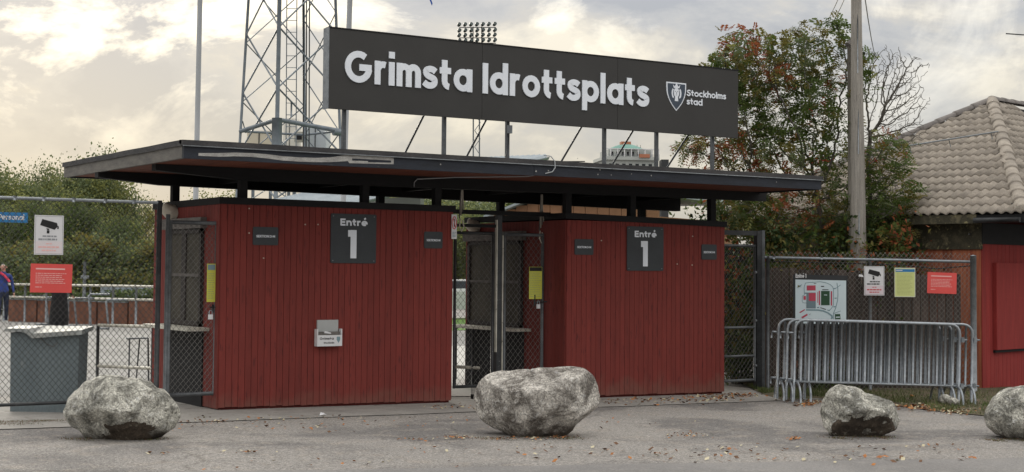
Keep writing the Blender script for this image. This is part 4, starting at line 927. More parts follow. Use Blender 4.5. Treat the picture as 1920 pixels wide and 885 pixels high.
# front wall boards, red
pm = MB().bbox(0, .118, -.018, .0, 0, 1, .004).mesh('wall_board', house_red)
for i in range(22): link('wall_board', pm, hs, (.12 * i - .018, 0, -.05), scale=(1, 1, 2.5))
MB().bbox(.30, 2.6, -.085, -.019, .70, 2.02, .008).build('shutter_panel', house_red, hs)
MB().box(.30, 2.6, -.06, -.019, .66, .698).build('shutter_sill', black_wood, hs)
# frieze board on the left wall, painted shadow strip on the front wall
MB().box(-.055, -.02, -.03, 4.2, 2.22, 2.62).build('frieze_and_shade_board', frieze_m, hs)
MB().box(-.05, 2.7, -.045, -.019, 2.30, 2.62).build('frieze_and_shade_board', black_wood, hs)  # black strip put in for the shadow under the front eaves
# roof
RC = Vector((-.35, -.85, 2.75)); s_, t_, h_ = 2.85, 4.4, 2.2
AP = RC + Vector((t_, s_, h_)); FC = RC + Vector((0, 2 * s_, 0)); RD = RC + Vector((9.5, 0, 0)); RG = AP + Vector((4, 0, 0)); BR = FC + Vector((9.5, 0, 0))
dk = MB(); dz = Vector((0, 0, -.05))
dk.add([RC + dz, FC + dz, AP + dz, RD + dz, RG + dz, BR + dz], [(0, 2, 1), (0, 3, 4, 2), (1, 2, 4, 5)]); dk.build('roof_deck', felt_m, hs)
MB().box(RC.x + .02, 9, RC.y + .05, 5.2, 2.66, 2.69).build('soffit', black_wood, hs)
tw = .30; nseg = 12; prof = [(tw * i / nseg, .019 * sin(4 * pi * i / nseg - .9) + .016) for i in range(nseg + 1)]
def tile_mesh(ln, mat=tile_m, nm='tile'):
    mb = MB(); V = []
    for (x, z) in prof: V += [(x, 0, z + .026), (x, ln, z + .004), (x, 0, z + .0)]
    fs = []
    for i in range(nseg): a, b = 3 * i, 3 * i + 3; fs += [(a, b, b + 1, a + 1), (a + 2, b + 2, b, a)]
    mb.add(V, fs, 0, True); return mb.mesh(nm, mat)
def tile_face(P, u, up, n, width, slopeL, inside, limit):
    rows = 17 ; ex = slopeL / rows; tm = tile_mesh(ex * 1.12); cnt = 0
    for j in range(rows):
        for i in range(int(width / tw) + 1):
            cx, cy = (i + .5) * tw, (j + .5) * ex
            if not inside(cx, cy): continue
            cnt += 1
            o = link('tile', tm, hs); X, Yv, Z = u, up, n
            pos = P + u * (i * tw + random.uniform(-.003, .003)) + up * (j * ex) + n * random.uniform(0, .003)
            o.matrix_basis = Matrix(((X.x, Yv.x, Z.x, pos.x), (X.y, Yv.y, Z.y, pos.y), (X.z, Yv.z, Z.z, pos.z), (0, 0, 0, 1)))
    return cnt
# left face: u runs along -y so that the profile lies outward-up
upL = (AP - (RC + Vector((0, s_, 0)))); slL = upL.length; upL.normalize(); uL = Vector((0, -1, 0)); nL = uL.cross(upL).normalized()
Wd = 2 * s_
c1_ = tile_face(FC - upL * .04, uL, upL, nL, Wd, slL, lambda x, y: abs(x - s_) < s_ * (1 - y / slL) + .06, 300)
# front face (towards the forecourt)
upF = Vector((0, s_, h_)); slF = upF.length; upF.normalize(); uF = Vector((1, 0, 0)); nF = uF.cross(upF).normalized()
c2_ = tile_face(RC - upF * .04, uF, upF, nF, 5.6, slF, lambda x, y: x > t_ * y / slF - .06 and x < t_ * y / slF + .95, 90)
# ridge and hip tiles
def ridge(Pa, Pb, nn, mat, r0=.105):
    d = (Pb - Pa); L = d.length / nn; d.normalize(); sx = d.cross(Vector((0, 0, 1))).normalized(); nz_ = sx.cross(d)
    mb = MB(); V = []; k = 10
    for q, (yy, rr) in enumerate(((-.02, r0 * 1.12), (L * .12, r0 * 1.1), (L * 1.02, r0 * .92))):
        for i in range(k + 1): a = pi * i / k; V.append((cos(a) * rr, yy, sin(a) * rr * .85))
    fs = [(q * (k + 1) + i, (q + 1) * (k + 1) + i, (q + 1) * (k + 1) + i + 1, q * (k + 1) + i + 1) for q in range(2) for i in range(k)] + [tuple(range(k + 1))]
    mb.add(V, fs, 0, True); me = mb.mesh('ridge_tile', mat)
    for i in range(nn):
        p = Pa + d * L * i + nz_ * .02; o = link('ridge_tile', me, hs)
        o.matrix_basis = Matrix(((sx.x, d.x, nz_.x, p.x), (sx.y, d.y, nz_.y, p.y), (sx.z, d.z, nz_.z, p.z), (0, 0, 0, 1)))
ridge(RC + Vector((.05, .03, .0)), AP, 16, tile_m); ridge(FC + Vector((.05, -.03, .02)), AP, 15, tile_dark, .09); ridge(AP, RG, 11, tile_dark, .09)
# eaves: weathered board then black gutter towards the corner
MB().box(RC.x - .02, RC.x + .02, -.117, FC.y - RC.y - .9, 2.60, 2.735).build('eaves_board', frieze_m, hs)
MB().box(RC.x - .015, RC.x + .02, RC.y, -.12, 2.60, 2.72).build('eaves_board', black_wood, hs)
MB().tube([(RC.x - .05, RC.y + .02, 2.64), (RC.x - .05, -.10, 2.645)], .04, 8).build('gutter', dark_steel, hs)
MB().box(RC.x, 5, RC.y - .01, RC.y + .03, 2.6, 2.72).build('eaves_board', black_wood, hs)
MB().tube([(RC.x + .25, RC.y + 1.0, 2.45), (RC.x + 3, RC.y + .95, 2.45)], .012, 6).build('pipe', galv_dull, hs)
# snow rail
pA = FC + upL * (slL * .47) + uL * 1.6 + nL * .16; pB = RC + Vector((0, 0, 0)) + upL * (slL * .60) - uL * 1.75 + nL * .16
MB().tube([tuple(pA), tuple(pB)], .014, 6).build('snow_rail', galv, hs)
for k in (.1, .38, .66, .95): q = pA.lerp(pB, k); MB().tube([tuple(q), tuple(q - nL * .14)], .008, 5).build('rail_bracket', galv_dull, hs)
q = at(1886, 63, 23.0); q2 = at(1930, 65, 22.7)
an = thing('roof_antenna', 'thin antenna boom poking in high at the right edge', 'antenna', (q2.x, q2.y, q2.z - 1.9))
MB().tube([(0, 0, 0), (0, 0, 2.1)], .016, 6).build('mast', dark_steel, an); MB().tube([tuple(q - q2 + Vector((0, 0, 1.9))), (.2, 0, 1.9)], .010, 6).build('boom', dark_steel, an)

# ================================================================== UTILITY POLE
p0 = at(1611, 560, 22.7); p1 = at(1605, -60, 22.5)
up_ = thing('utility_pole', 'tall grey weathered wooden pole standing behind right fence', 'pole', (p0.x, p0.y, -.2))
b0 = Vector((p0.x, p0.y, -.2)); top = p1 - b0; top = top * 1.12
MB().tube([(0, 0, 0)] + [tuple(top * k) for k in (.1, .25, .4, .6, .8, 1)], [.145, .135, .125, .115, .095, .08, .07], 14).build('shaft', pole_wood, up_)
mb = MB(); 
for k in range(5): a = top * (.16 + .17 * k); mb.tube([tuple(a + Vector((-.085, -.10, 0))), tuple(a + Vector((-.085, -.10, .9)))], .009, 5)
mb.build('conduit', galv_dull, up_)
q0 = at(1600, 520, 22.85); q1 = at(1594, 80, 22.8)
sp_ = thing('support_post', 'slimmer shorter post touching the left side of utility pole', 'post', (q0.x, q0.y, -.2))
MB().tube([(0, 0, 0), tuple((q1 - Vector((q0.x, q0.y, -.2))))], [.065, .045], 10).build('shaft', pole_wood, sp_)
q2 = q1 - Vector((q0.x, q0.y, -.2)); MB().tube([tuple(q2 + Vector((-.05, 0, -.05))), tuple(q2 + Vector((.05, 0, .03)))], .055, 8).build('cap', tile_dark, sp_)
for z in (3.1, 5.0): MB().tube([(-.02, 0, z + .2), (.2, -.05, z + .2)], .03, 8).build('bracket', dark_steel, sp_)
for k, (a, b, D2) in enumerate((((1597, -60), (1530, 75), 60), ((1608, -60), (1545, 70), 60), ((1618, -30), (1642, 110), 40))):
    w0 = at(*a, 22.6); w1 = at(*b, D2)
    r = thing('overhead_cable', ('upper left overhead cable leaving the utility pole', 'lower left overhead cable leaving the utility pole', 'overhead cable dropping right of the utility pole')[k], 'cable', tuple(w0))
    MB().tube([(0, 0, 0)] + [tuple((w1 - w0) * t + Vector((0, 0, -.5 * t * (1 - t)))) for t in (.25, .5, .75, 1)], .010, 5).build('wire', dark_steel, r)

# ================================================================== BOULDERS
from mathutils import noise as mno
def boulder(name, label, outline, center, base_y, seed, mat, depth_k=.8, cuts=(), amp=.02, cat='boulder', group='boulders set out as a barrier', sub=5, dark_face=None):
    g = on_ground(center[0], base_y); D = (g - EYE).dot(fw); sc = D / F
    bm = bmesh.new(); bmesh.ops.create_icosphere(bm, subdivisions=sub, radius=1)
    ang = []; 
    for (px, py) in outline: ang.append((atan2(-(py - center[1]), px - center[0]), hypot(px - center[0], py - center[1]) * sc))
    ang.sort(); A = [a for a, _ in ang]; Rr = [r for _, r in ang]
    A = [A[-1] - 2 * pi] + A + [A[0] + 2 * pi]; Rr = [Rr[-1]] + Rr + [Rr[0]]
    wid = (max(p[0] for p in outline) - min(p[0] for p in outline)) * sc / 2
    zc_ = (base_y - center[1]) * sc
    off = Vector((seed * 7.3, seed * 3.1, seed))
    for v in bm.verts:
        p = v.co.copy(); rho = hypot(p.x, p.z); th = atan2(p.z, p.x); R = float(np.interp(th, A, Rr))
        k = min(1, rho) ** .62
        y = (1 if p.y > 0 else -1) * abs(p.y) ** .75 * wid * depth_k
        q = Vector((R * k * cos(th), y, R * k * sin(th)))
        for (nx, ny, nzv, d) in cuts:
            nn = Vector((nx, ny, nzv)).normalized(); e_ = q.dot(nn) - d
            if e_ > 0: q -= nn * e_ * .95
        dn_ = v.co.normalized()
        nv = mno.fractal(q * 3.2 + off, .75, 2.1, 6) * amp * 1.2
        rg = abs(mno.noise(q * 8.5 + off)) * amp * 2.0
        cr = -abs(mno.noise(q * 1.6 + off * 1.7)) ** .5 * amp * 1.0
        q += dn_ * (nv - rg + cr + amp * .9)
        q.z = max(q.z, -zc_ - .04)
        v.co = q + Vector((0, 0, zc_))
    me = bpy.data.meshes.new(name); bm.to_mesh(me); bm.free(); me.materials.append(mat)
    if dark_face:
        me.materials.append(rock_dark); sv = Vector(dark_face[:3]).normalized()
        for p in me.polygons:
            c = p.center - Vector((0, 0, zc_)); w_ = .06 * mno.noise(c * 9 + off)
            if c.dot(sv) > dark_face[3] + w_ and c.z < dark_face[4] + w_: p.material_index = 1
    me.polygons.foreach_set('use_smooth', [True] * len(me.polygons)); me.update()
    o = bpy.data.objects.new(name, me); COL.objects.link(o); dv_ = Vector((g.x, g.y, 0)).normalized(); o.location = g + dv_ * (wid * depth_k * .45); o.location.z = gz(g.x); o.rotation_euler = (0, 0, YAW - pi / 2)
    T(o, label, cat, group); return o
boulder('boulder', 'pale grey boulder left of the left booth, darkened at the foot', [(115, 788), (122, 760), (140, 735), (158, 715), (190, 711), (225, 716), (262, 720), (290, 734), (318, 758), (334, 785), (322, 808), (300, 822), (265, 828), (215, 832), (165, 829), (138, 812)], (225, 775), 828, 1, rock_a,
        .8, [(-.25, -.72, -.62, .21), (.75, -.62, .05, .31), (-.55, -.62, .5, .30), (.1, -.75, .62, .26), (.35, -.7, -.6, .24), (-.8, -.5, -.3, .42)], .022, dark_face=(.1, -.72, -.68, .185, -.09))
boulder('boulder', 'largest boulder, mottled and broad topped, before the middle gate', [(880, 765), (884, 738), (900, 715), (925, 696), (960, 696), (1000, 698), (1040, 692), (1065, 689), (1092, 692), (1116, 708), (1125, 735), (1129, 760), (1120, 780), (1095, 800), (1072, 818), (1030, 827), (970, 824), (935, 812), (905, 800), (888, 783)], (1004, 762), 821, 2, rock_b,
        .62, [(-.1, -.97, -.12, .27), (-.8, -.6, .05, .38), (.75, -.66, .1, .40), (-.1, -.35, .93, .25), (.2, -.72, -.68, .25), (-.5, -.5, -.7, .34), (.65, -.3, -.7, .38)], .017)
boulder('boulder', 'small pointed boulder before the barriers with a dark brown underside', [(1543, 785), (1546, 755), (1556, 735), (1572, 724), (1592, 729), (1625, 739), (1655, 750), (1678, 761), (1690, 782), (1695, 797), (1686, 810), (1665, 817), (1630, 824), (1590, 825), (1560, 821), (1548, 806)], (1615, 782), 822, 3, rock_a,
        .85, [(.08, -.82, -.57, .085), (-.8, -.6, .05, .24), (.25, -.6, .76, .165), (.75, -.6, .0, .25), (-.3, -.8, .4, .20)], .014, dark_face=(.08, -.82, -.57, .062, -.005))
boulder('boulder', 'pale rounded boulder cut off by the right edge', [(1850, 785), (1856, 765), (1872, 745), (1890, 732), (1915, 726), (1945, 730), (1975, 745), (1992, 780), (1985, 810), (1950, 826), (1910, 828), (1875, 820), (1856, 805)], (1920, 780), 824, 4, rock_a, .8, [(-.5, -.7, .3, .30), (.1, -.7, -.7, .24), (-.7, -.6, -.3, .32), (.1, -.6, .8, .27)], .013)
boulder('stone', 'small pale stone under the right end of the barriers, left of its twin', [(1760, 752), (1764, 743), (1775, 740), (1784, 745), (1787, 755), (1780, 762), (1766, 762)], (1773, 752), 761, 5, rock_a, .8, (), .006, 'stone', 'twin pale stones', 3)
boulder('stone', 'small pale stone under the right end of the barriers, right of its twin', [(1777, 755), (1782, 747), (1792, 747), (1799, 753), (1798, 762), (1788, 766), (1779, 763)], (1788, 757), 764, 6, rock_a, .8, (), .006, 'stone', 'twin pale stones', 3)

# ================================================================== VEGETATION
def join_arrays(name, V, Fc, mi, mats, parent=None):
    me = bpy.data.meshes.new(name); nv = len(V); nf = len(Fc); k = Fc.shape[1]
    me.vertices.add(nv); me.vertices.foreach_set('co', V.astype(np.float32).ravel())
    me.loops.add(nf * k); me.loops.foreach_set('vertex_index', Fc.astype(np.int32).ravel())
    me.polygons.add(nf); me.polygons.foreach_set('loop_start', np.arange(0, nf * k, k, dtype=np.int32)); me.polygons.foreach_set('loop_total', np.full(nf, k, dtype=np.int32))
    for m in mats: me.materials.append(m)
    me.polygons.foreach_set('material_index', mi.astype(np.int32)); me.update(calc_edges=True); return me
def scatter_leaves(P, size, mats, probs=None, rng=RNG, mi=None, aspect=.55, droop=0.0, ripple=.6):
    """one folded leaf (2 tris sharing a mid rib -> a quad) per point"""
    n = len(P); th = rng.uniform(0, 2 * pi, n); ph = np.arccos(rng.uniform(-1, 1, n)); sz = size * rng.uniform(1 - ripple * .5, 1 + ripple, n)
    a = np.stack([np.sin(ph) * np.cos(th), np.sin(ph) * np.sin(th), np.cos(ph) - droop], 1); a /= np.linalg.norm(a, axis=1)[:, None]
    b = np.cross(a, rng.normal(size=(n, 3))); b /= np.linalg.norm(b, axis=1)[:, None]; c = np.cross(a, b)
    A = a * sz[:, None]; B = b * (sz * aspect)[:, None]; Cc = c * (sz * .12)[:, None]
    V = np.stack([P - A * .5, P + B * .5 + Cc, P + A * .5, P - B * .5 + Cc], 1).reshape(-1, 3)
    Fc = np.arange(4 * n).reshape(n, 4)
    if mi is None: mi = rng.choice(len(mats), n, p=probs)
    return V, Fc, mi
def crown_points(rng, n, rx, ry, z0, z1, clumps=45, spread=.2, base_narrow=.75):
    """clumpy crown: clump centres near the surface of an uneven ellipsoid"""
    zc_, rz = (z0 + z1) / 2, (z1 - z0) / 2
    d = rng.normal(size=(clumps, 3)); d /= np.linalg.norm(d, axis=1)[:, None]
    rr = rng.uniform(.45, 1.0, clumps) ** .6 * rng.uniform(.85, 1.1, clumps)
    Cn = d * rr[:, None]; low = Cn[:, 2] < 0; Cn[low, :2] *= base_narrow + (1 - base_narrow) * (1 + Cn[low, 2:3])
    idx = rng.integers(0, clumps, n); q = rng.normal(size=(n, 3)) * spread * rng.uniform(.6, 1.3, clumps)[idx][:, None]
    P = Cn[idx] + q; return np.stack([P[:, 0] * rx, P[:, 1] * ry, zc_ + P[:, 2] * rz], 1), idx, Cn
def make_tree_meshes(seed, H, rx, n, mats, size, z0k=.16):
    rng = np.random.default_rng(seed)
    P, idx, Cn = crown_points(rng, n, rx, rx * .9, H * z0k, H, clumps=60, spread=.17)
    cm = rng.integers(0, len(mats), 60); mi = np.where(rng.random(len(P)) < .7, cm[idx], rng.integers(0, len(mats), len(P)))
    V, Fc, mi = scatter_leaves(P, size, mats, rng=rng, mi=mi, aspect=.7)
    crown = join_arrays('crown', V, Fc, mi, mats)
    mb = MB(); mb.tube([(0, 0, -.2), (.05, 0, H * .2), (-.05, .04, H * .5), (0, 0, H * .85)], [H * .026, H * .02, H * .013, .02], 8)
    for k in range(14):
        c = Cn[rng.integers(0, 60)]; e = Vector((c[0] * rx * .85, c[1] * rx * .8, H * (z0k + 1) / 2 + c[2] * H * (1 - z0k) / 2 * .85)); z = min(e.z * .8, H * rng.uniform(.15, .6))
        mb.tube([(0, 0, z), tuple(Vector((0, 0, z)).lerp(e, .5) + Vector((0, 0, .15))), tuple(e)], [H * .01, H * .006, .015], 5)
    return crown, mb.mesh('trunk', bark_m)
treeA = make_tree_meshes(11, 8, 3.0, 30000, [far_a, far_b, leaf_pale], .15)
treeB = make_tree_meshes(12, 8, 2.6, 26000, [far_b, far_a, far_b, leaf_g], .15, .1)
treeC = make_tree_meshes(13, 8, 2.4, 9000, [far_a, leaf_pale, far_a, leaf_y], .15, .2)
bushM = make_tree_meshes(14, 3, 2.4, 14000, [far_b, far_a, far_b, leaf_o], .12, .02)
def tree(meshes, px, D, topy, label, base=8.0, wk=1.0, group='trees beyond the yard', name='leafy_tree', cat='tree', z0=0):
    g = at(px, 500, D); zt = at(px, topy, D).z; s = (zt - z0) / base / 1.13
    r = thing(name, label, cat, (g.x, g.y, z0), random.uniform(0, 6.28), group)
    for m, nm in zip(meshes, ('crown', 'trunk')): link(nm, m, r, scale=(s * wk, s * wk, s))
    return r
TL = [  # mesh, px, depth, top py, width factor, label
 (treeA, 10, 70, 300, .95, 'broad green tree at the far left edge beyond the yard'),
 (treeA, 88, 76, 290, .62, 'narrow green tree second from the left beyond the yard'),
 (treeA, 170, 68, 268, .8, 'tallest dense tree left of the canopy corner'),
 (treeB, 226, 72, 345, .55, 'darker tree whose top touches the canopy left end'),
 (treeC, 272, 82, 350, .55, 'thin tree with sky showing through, under the canopy left end'),
 (treeC, 322, 88, 360, .6, 'thin low tree seen between canopy posts over the gate'),
 (treeB, 130, 62, 345, .9, 'mid height dark tree behind the camera sign'),
 (treeB, 215, 58, 385, .9, 'rounded dark tree behind the fence, left of the gate'),
 (treeC, 290, 57, 425, 1.0, 'brownish green small tree beside the left gate post'),
 (treeB, 45, 60, 350, .9, 'dark rounded tree behind the blue staff sign')]
for m_, px, D, ty, wk, lab in TL: tree(m_, px, D, ty, lab, wk=wk)
for i, (px, D, ty) in enumerate(((-45, 66, 345), (-30, 80, 300), (375, 95, 356), (430, 100, 352))):
    tree(treeB, px, D, ty, ('green tree just beyond the left edge of the view', 'tall green tree just beyond the left edge, farther back', 'distant tree behind the left booth top, left of the sheet roof', 'distant tree right above the left booth corner')[i], wk=1.2)
for i in range(11): tree((treeA, treeB, bushM)[i % 2], -130 - i * 95, 68 + (i * 7) % 16, 292 + (i * 29) % 38, 'green tree of the tree line running on beyond the left edge', wk=1.1 + .2 * (i % 3), group='tree line beyond the left edge')
lowl = ['low leafy bush behind the railing at the far left', 'low leafy bush behind the railing below the staff sign', 'low leafy bush behind the railing under the camera sign', 'low leafy bush behind the coral notice', 'low leafy bush behind the railing midway to the gate', 'low leafy bush behind the railing left of the gate post', 'low leafy bush seen behind the left gate frame']
for i, px in enumerate((-10, 40, 95, 145, 195, 250, 305)): tree(bushM, px, 53 + (i % 3) * 1.5, 455 - (i * 37) % 30, lowl[i], 3.0, 1.15, 'bushes behind the yard railing', 'leafy_bush', 'bush')
# trees seen through the gap between booth tops and canopy
for i, (px, D, ty, wk) in enumerate(((700, 105, 345, 1.8), (765, 98, 340, 1.8), (830, 104, 345, 1.6), (885, 92, 352, 1.5), (940, 110, 345, 1.6), (858, 72, 395, 1.0), (880, 78, 380, 1.2), (1010, 112, 350, 1.6))):
    tree(treeA if i % 2 else treeC if i == 5 else treeB, px, D, ty, ('wide green tree behind the large entrance sign of left booth', 'wide green tree behind the left booth, left of the straps', 'wide green tree right above the prohibition sign', 'green tree beside the far lattice mast', 'green tree left of the ochre roof', 'yellow green tree in the gap left of the right booth', 'green tree behind the gap between the booths', 'green tree behind the ochre roof')[i], wk=wk, group='distant trees seen under the canopy')

# ---------------- rowan tree: space colonisation skeleton
def colonize(seed, centers, n_att, start, step=.11, kill=.2, infl=.9, iters=90, trunk_to=1.2, zmin=None):
    rng = np.random.default_rng(seed); att = []
    for (c, r, w) in centers:
        k = int(n_att * w); d = rng.normal(size=(k, 3)); d /= np.linalg.norm(d, axis=1)[:, None]; att.append(np.array(c) + d * np.array(r) * (rng.uniform(0, 1, k) ** .45)[:, None])
    att = np.concatenate(att)
    nodes = []; par = []
    for st in start:
        nodes.append(np.array(st[0], float)); par.append(-1); d = np.array(st[1], float) - nodes[-1]; L = np.linalg.norm(d); m = int(L / step)
        for i in range(m): nodes.append(nodes[-1] + d / L * step + rng.normal(size=3) * step * .13); par.append(len(nodes) - 2)
    for it in range(iters):
        Nn = np.array(nodes); d2 = ((att[:, None, :] - Nn[None]) ** 2).sum(2); near = d2.argmin(1); dm = np.sqrt(d2[np.arange(len(att)), near])
        keep = dm > kill; att = att[keep]; near = near[keep]; dm = dm[keep]
        if len(att) == 0: break
        act = dm < infl
        if not act.any():
            i = dm.argmin(); act = np.zeros(len(dm), bool); act[i] = True
        new = {}
        for a, i in zip(att[act], near[act]): v = a - Nn[i]; new.setdefault(i, []).append(v / np.linalg.norm(v))
        added = 0
        for i, vs in new.items():
            v = np.mean(vs, 0) + rng.normal(size=3) * .18; v /= np.linalg.norm(v) + 1e-9; q = Nn[i] + v * step
            nodes.append(q); par.append(i); added += 1
        if not added: break
    return np.array(nodes), np.array(par)
def skeleton_mesh(nodes, par, name, mat, r_tip=.0055, expo=2.4, rmax=.09):
    n = len(nodes); rad = np.zeros(n); kids = [[] for _ in range(n)]
    for i, p in enumerate(par):
        if p >= 0: kids[p].append(i)
    order = []; st = [i for i in range(n) if par[i] < 0]
    while st: i = st.pop(); order.append(i); st += kids[i]
    for i in reversed(order): rad[i] = r_tip if not kids[i] else (sum(rad[k] ** expo for k in kids[i])) ** (1 / expo)
    rad = np.minimum(rad, rmax); V = []; Fc = []; ns = 5
    for i in range(n):
        p = par[i]
        if p < 0: continue
        a, b = Vector(nodes[p]), Vector(nodes[i]); d = (b - a).normalized(); u = d.cross(Vector((.31, .2, .93))).normalized(); w = d.cross(u); o = len(V)
        ra = min(rad[p], rad[i] * 1.35)
        for q, r in ((a, ra), (b + d * rad[i] * .4, rad[i])):
            for k in range(ns): t = 2 * pi * k / ns; V.append(q + (u * cos(t) + w * sin(t)) * r)
        for k in range(ns): Fc.append((o + k, o + (k + 1) % ns, o + ns + (k + 1) % ns, o + ns + k))
    me = join_arrays(name, np.array([tuple(v) for v in V]), np.array(Fc), np.zeros(len(Fc)), [mat]); me.polygons.foreach_set('use_smooth', [True] * len(me.polygons)); return me, rad, kids
def pinnate(P, D, size, rng, pairs=6):
    """compound leaves: a rib direction D per point with pairs of drooping leaflets -> quads"""
    n = len(P); up = np.array([0, 0, 1.0]); side = np.cross(D, up + rng.normal(size=(n, 3)) * .35); side /= np.linalg.norm(side, axis=1)[:, None] + 1e-9
    Vs = []
    for k in range(pairs):
        t = (k + .6) / pairs; base = P + D * (size * t)[:, None] - up * (size * .35 * t * t)[:, None]
        for s in (-1, 1):
            ll = size * .42 * (1 - .45 * abs(t - .45) * 1.6); dirv = side * s + D * .35 - up * .25 + rng.normal(size=(n, 3)) * .12; dirv /= np.linalg.norm(dirv, axis=1)[:, None]
            wv = D * (size * .085)[:, None]
            tip = base + dirv * ll[:, None]; mid = base + dirv * (ll * .5)[:, None]
            Vs.append(np.stack([base, mid + wv, tip, mid - wv], 1))
    V = np.concatenate(Vs, 0).reshape(-1, 3); return V, np.arange(len(V)).reshape(-1, 4), np.tile(np.arange(n), pairs * 2)
base = at(1530, 560, 23.2); RB = Vector((base.x, base.y, gz(20)))
ro = thing('rowan_tree', 'rowan with red berries and partly bare twigs behind the fence', 'tree', tuple(RB))
def rl(px, py, D): q = at(px, py, D) - RB; return (q.x, q.y, q.z)
def disc(px, py, rpx, D, w, ry=None, dep=.62):
    r = rpx / F * D; return (rl(px, py, D), (r, dep, (ry or rpx) / F * D), w)
blobs = [disc(1400, 130, 85, 23.2, .13, 85), disc(1395, 250, 95, 23.2, .12, 90), disc(1480, 150, 90, 23.4, .10, 110), disc(1350, 190, 50, 23.1, .04, 60), disc(1545, 200, 65, 23.2, .08, 110), disc(1500, 300, 130, 23.2, .15, 80),
         disc(1430, 400, 130, 23.0, .10, 60), disc(1580, 380, 110, 23.2, .12, 70), disc(1660, 360, 70, 23.1, .07, 70), disc(1640, 440, 80, 23.0, .06, 50), disc(1545, 60, 30, 23.2, .02, 40), disc(1655, 290, 50, 22.8, .05, 50), disc(1320, 275, 60, 23.1, .05, 30), disc(1590, 130, 35, 23.2, .03, 60)]
starts = [((0, 0, 0), (-.15, 0, 1.6)), ((.12, .05, 0), rl(1520, 330, 23.2)), ((-.2, .1, 0), rl(1400, 400, 23.1)), ((.25, -.1, 0), rl(1590, 400, 23.2))]
nodes, par = colonize(5, blobs, 3300, starts, step=.10, kill=.17, infl=.8, iters=75)
me, rad, kids = skeleton_mesh(nodes, par, 'limbs', twig_m, .0045, 2.3, .085); link('limbs', me, ro)
rng = np.random.default_rng(8)
tipm = rad < .011
Pn = nodes[tipm]; pr = np.array([nodes[p] if p >= 0 else nodes[i] for i, p in enumerate(par)])[tipm]; dr = Pn - pr; dr /= np.linalg.norm(dr, axis=1)[:, None] + 1e-9
def px_of(P):
    q = P + np.array(RB) - np.array(EYE); D = q @ np.array(fw); return PX + F * (q @ np.array(RR)) / D, PY - F * (q @ np.array(UU)) / D
X_, Y_ = px_of(Pn); loc = Pn
# foliage thins out in patches and towards the upper right of the crown (world position on the tree)
dens = np.array([mno.noise(Vector(p) * 1.1 + Vector((4, 2, 9))) for p in loc])
height = loc[:, 2]
right = (loc @ np.array([RR.x, RR.y, RR.z]))
pk = np.clip(.9 + dens * .8, .15, 1); pk = np.where(height < 2.6, np.minimum(1.0, pk + .4), pk); pk = np.where((right > .25) & (height > 2.9), pk * .6, pk); pk = np.where((right < -.6), np.minimum(1, pk + .1), pk)
reps = 5
LP, LD, LC = [], [], []
for k in range(reps):
    kp = rng.random(len(Pn)) < pk; p = Pn[kp]; d = dr[kp] + rng.normal(size=(kp.sum(), 3)) * .7; d[:, 2] -= .25; d /= np.linalg.norm(d, axis=1)[:, None]
    LP.append(p + rng.normal(size=p.shape) * .03); LD.append(d); LC.append(dens[kp])
LP = np.concatenate(LP); LD = np.concatenate(LD); LC = np.concatenate(LC); sz = rng.uniform(.13, .21, len(LP))
V, Fc, own = pinnate(LP, LD, sz, rng, 5)
lm_ = [leaf_g, leaf_o, far_b, leaf_r, far_a]
base_mi = np.select([LC > .12, LC > -.02, LC > -.15], [0, 1, 2], 3); jit = rng.random(len(LP)); base_mi = np.where(jit < .25, rng.integers(0, 3, len(LP)), np.where(jit > .95, 4, base_mi))
base_mi = np.where((base_mi == 3) & (rng.random(len(LP)) < .45), 1, base_mi)
link('crown', join_arrays('crown', V, Fc, base_mi[own], lm_), ro)
print('rowan nodes', len(nodes), 'leaves', len(LP))
# berries
ti = rng.choice(len(LP), 42, replace=False); mb = MB(); ic = [(1, 0, 0), (-1, 0, 0), (0, 1, 0), (0, -1, 0), (0, 0, 1), (0, 0, -1)]; ifc = [(0, 2, 4), (2, 1, 4), (1, 3, 4), (3, 0, 4), (2, 0, 5), (1, 2, 5), (3, 1, 5), (0, 3, 5)]
for i in ti:
    for k in range(20):
        c = LP[i] + rng.normal(size=3) * np.array([.05, .05, .022]) + np.array([0, 0, -.05]); r = rng.uniform(.007, .011); mb.add([tuple(c + np.array(q) * r) for q in ic], ifc, 0, True)
mb.build('berries', berry_m, ro)['kind'] = 'stuff'
# bare branches right of the pole
base2 = at(1625, 560, 23.6); B2 = Vector((base2.x, base2.y, gz(20)))
bt = thing('bare_tree', 'leafless twiggy tree to the right of the utility pole', 'tree', tuple(B2))
def r2(px, py, D=23.6): q = at(px, py, D) - B2; return (q.x, q.y, q.z)
bl = [(r2(1660, 140), (.5, .5, .55), .2), (r2(1690, 190), (.45, .5, .5), .28), (r2(1655, 260), (.5, .5, .45), .25), (r2(1700, 130), (.3, .4, .3), .1), (r2(1700, 250), (.25, .4, .3), .08), (r2(1640, 330), (.5, .5, .4), .15)]
nd2, pa2 = colonize(9, bl, 2600, [((0, 0, 0), r2(1612, 330)), ((.1, .1, .0), r2(1618, 230)), ((-.1, .1, 0), r2(1628, 390))], step=.055, kill=.08, infl=1.6, iters=110)
me, _, _ = skeleton_mesh(nd2, pa2, 'limbs', twig_m, .0036, 2.5, .04); link('limbs', me, bt)

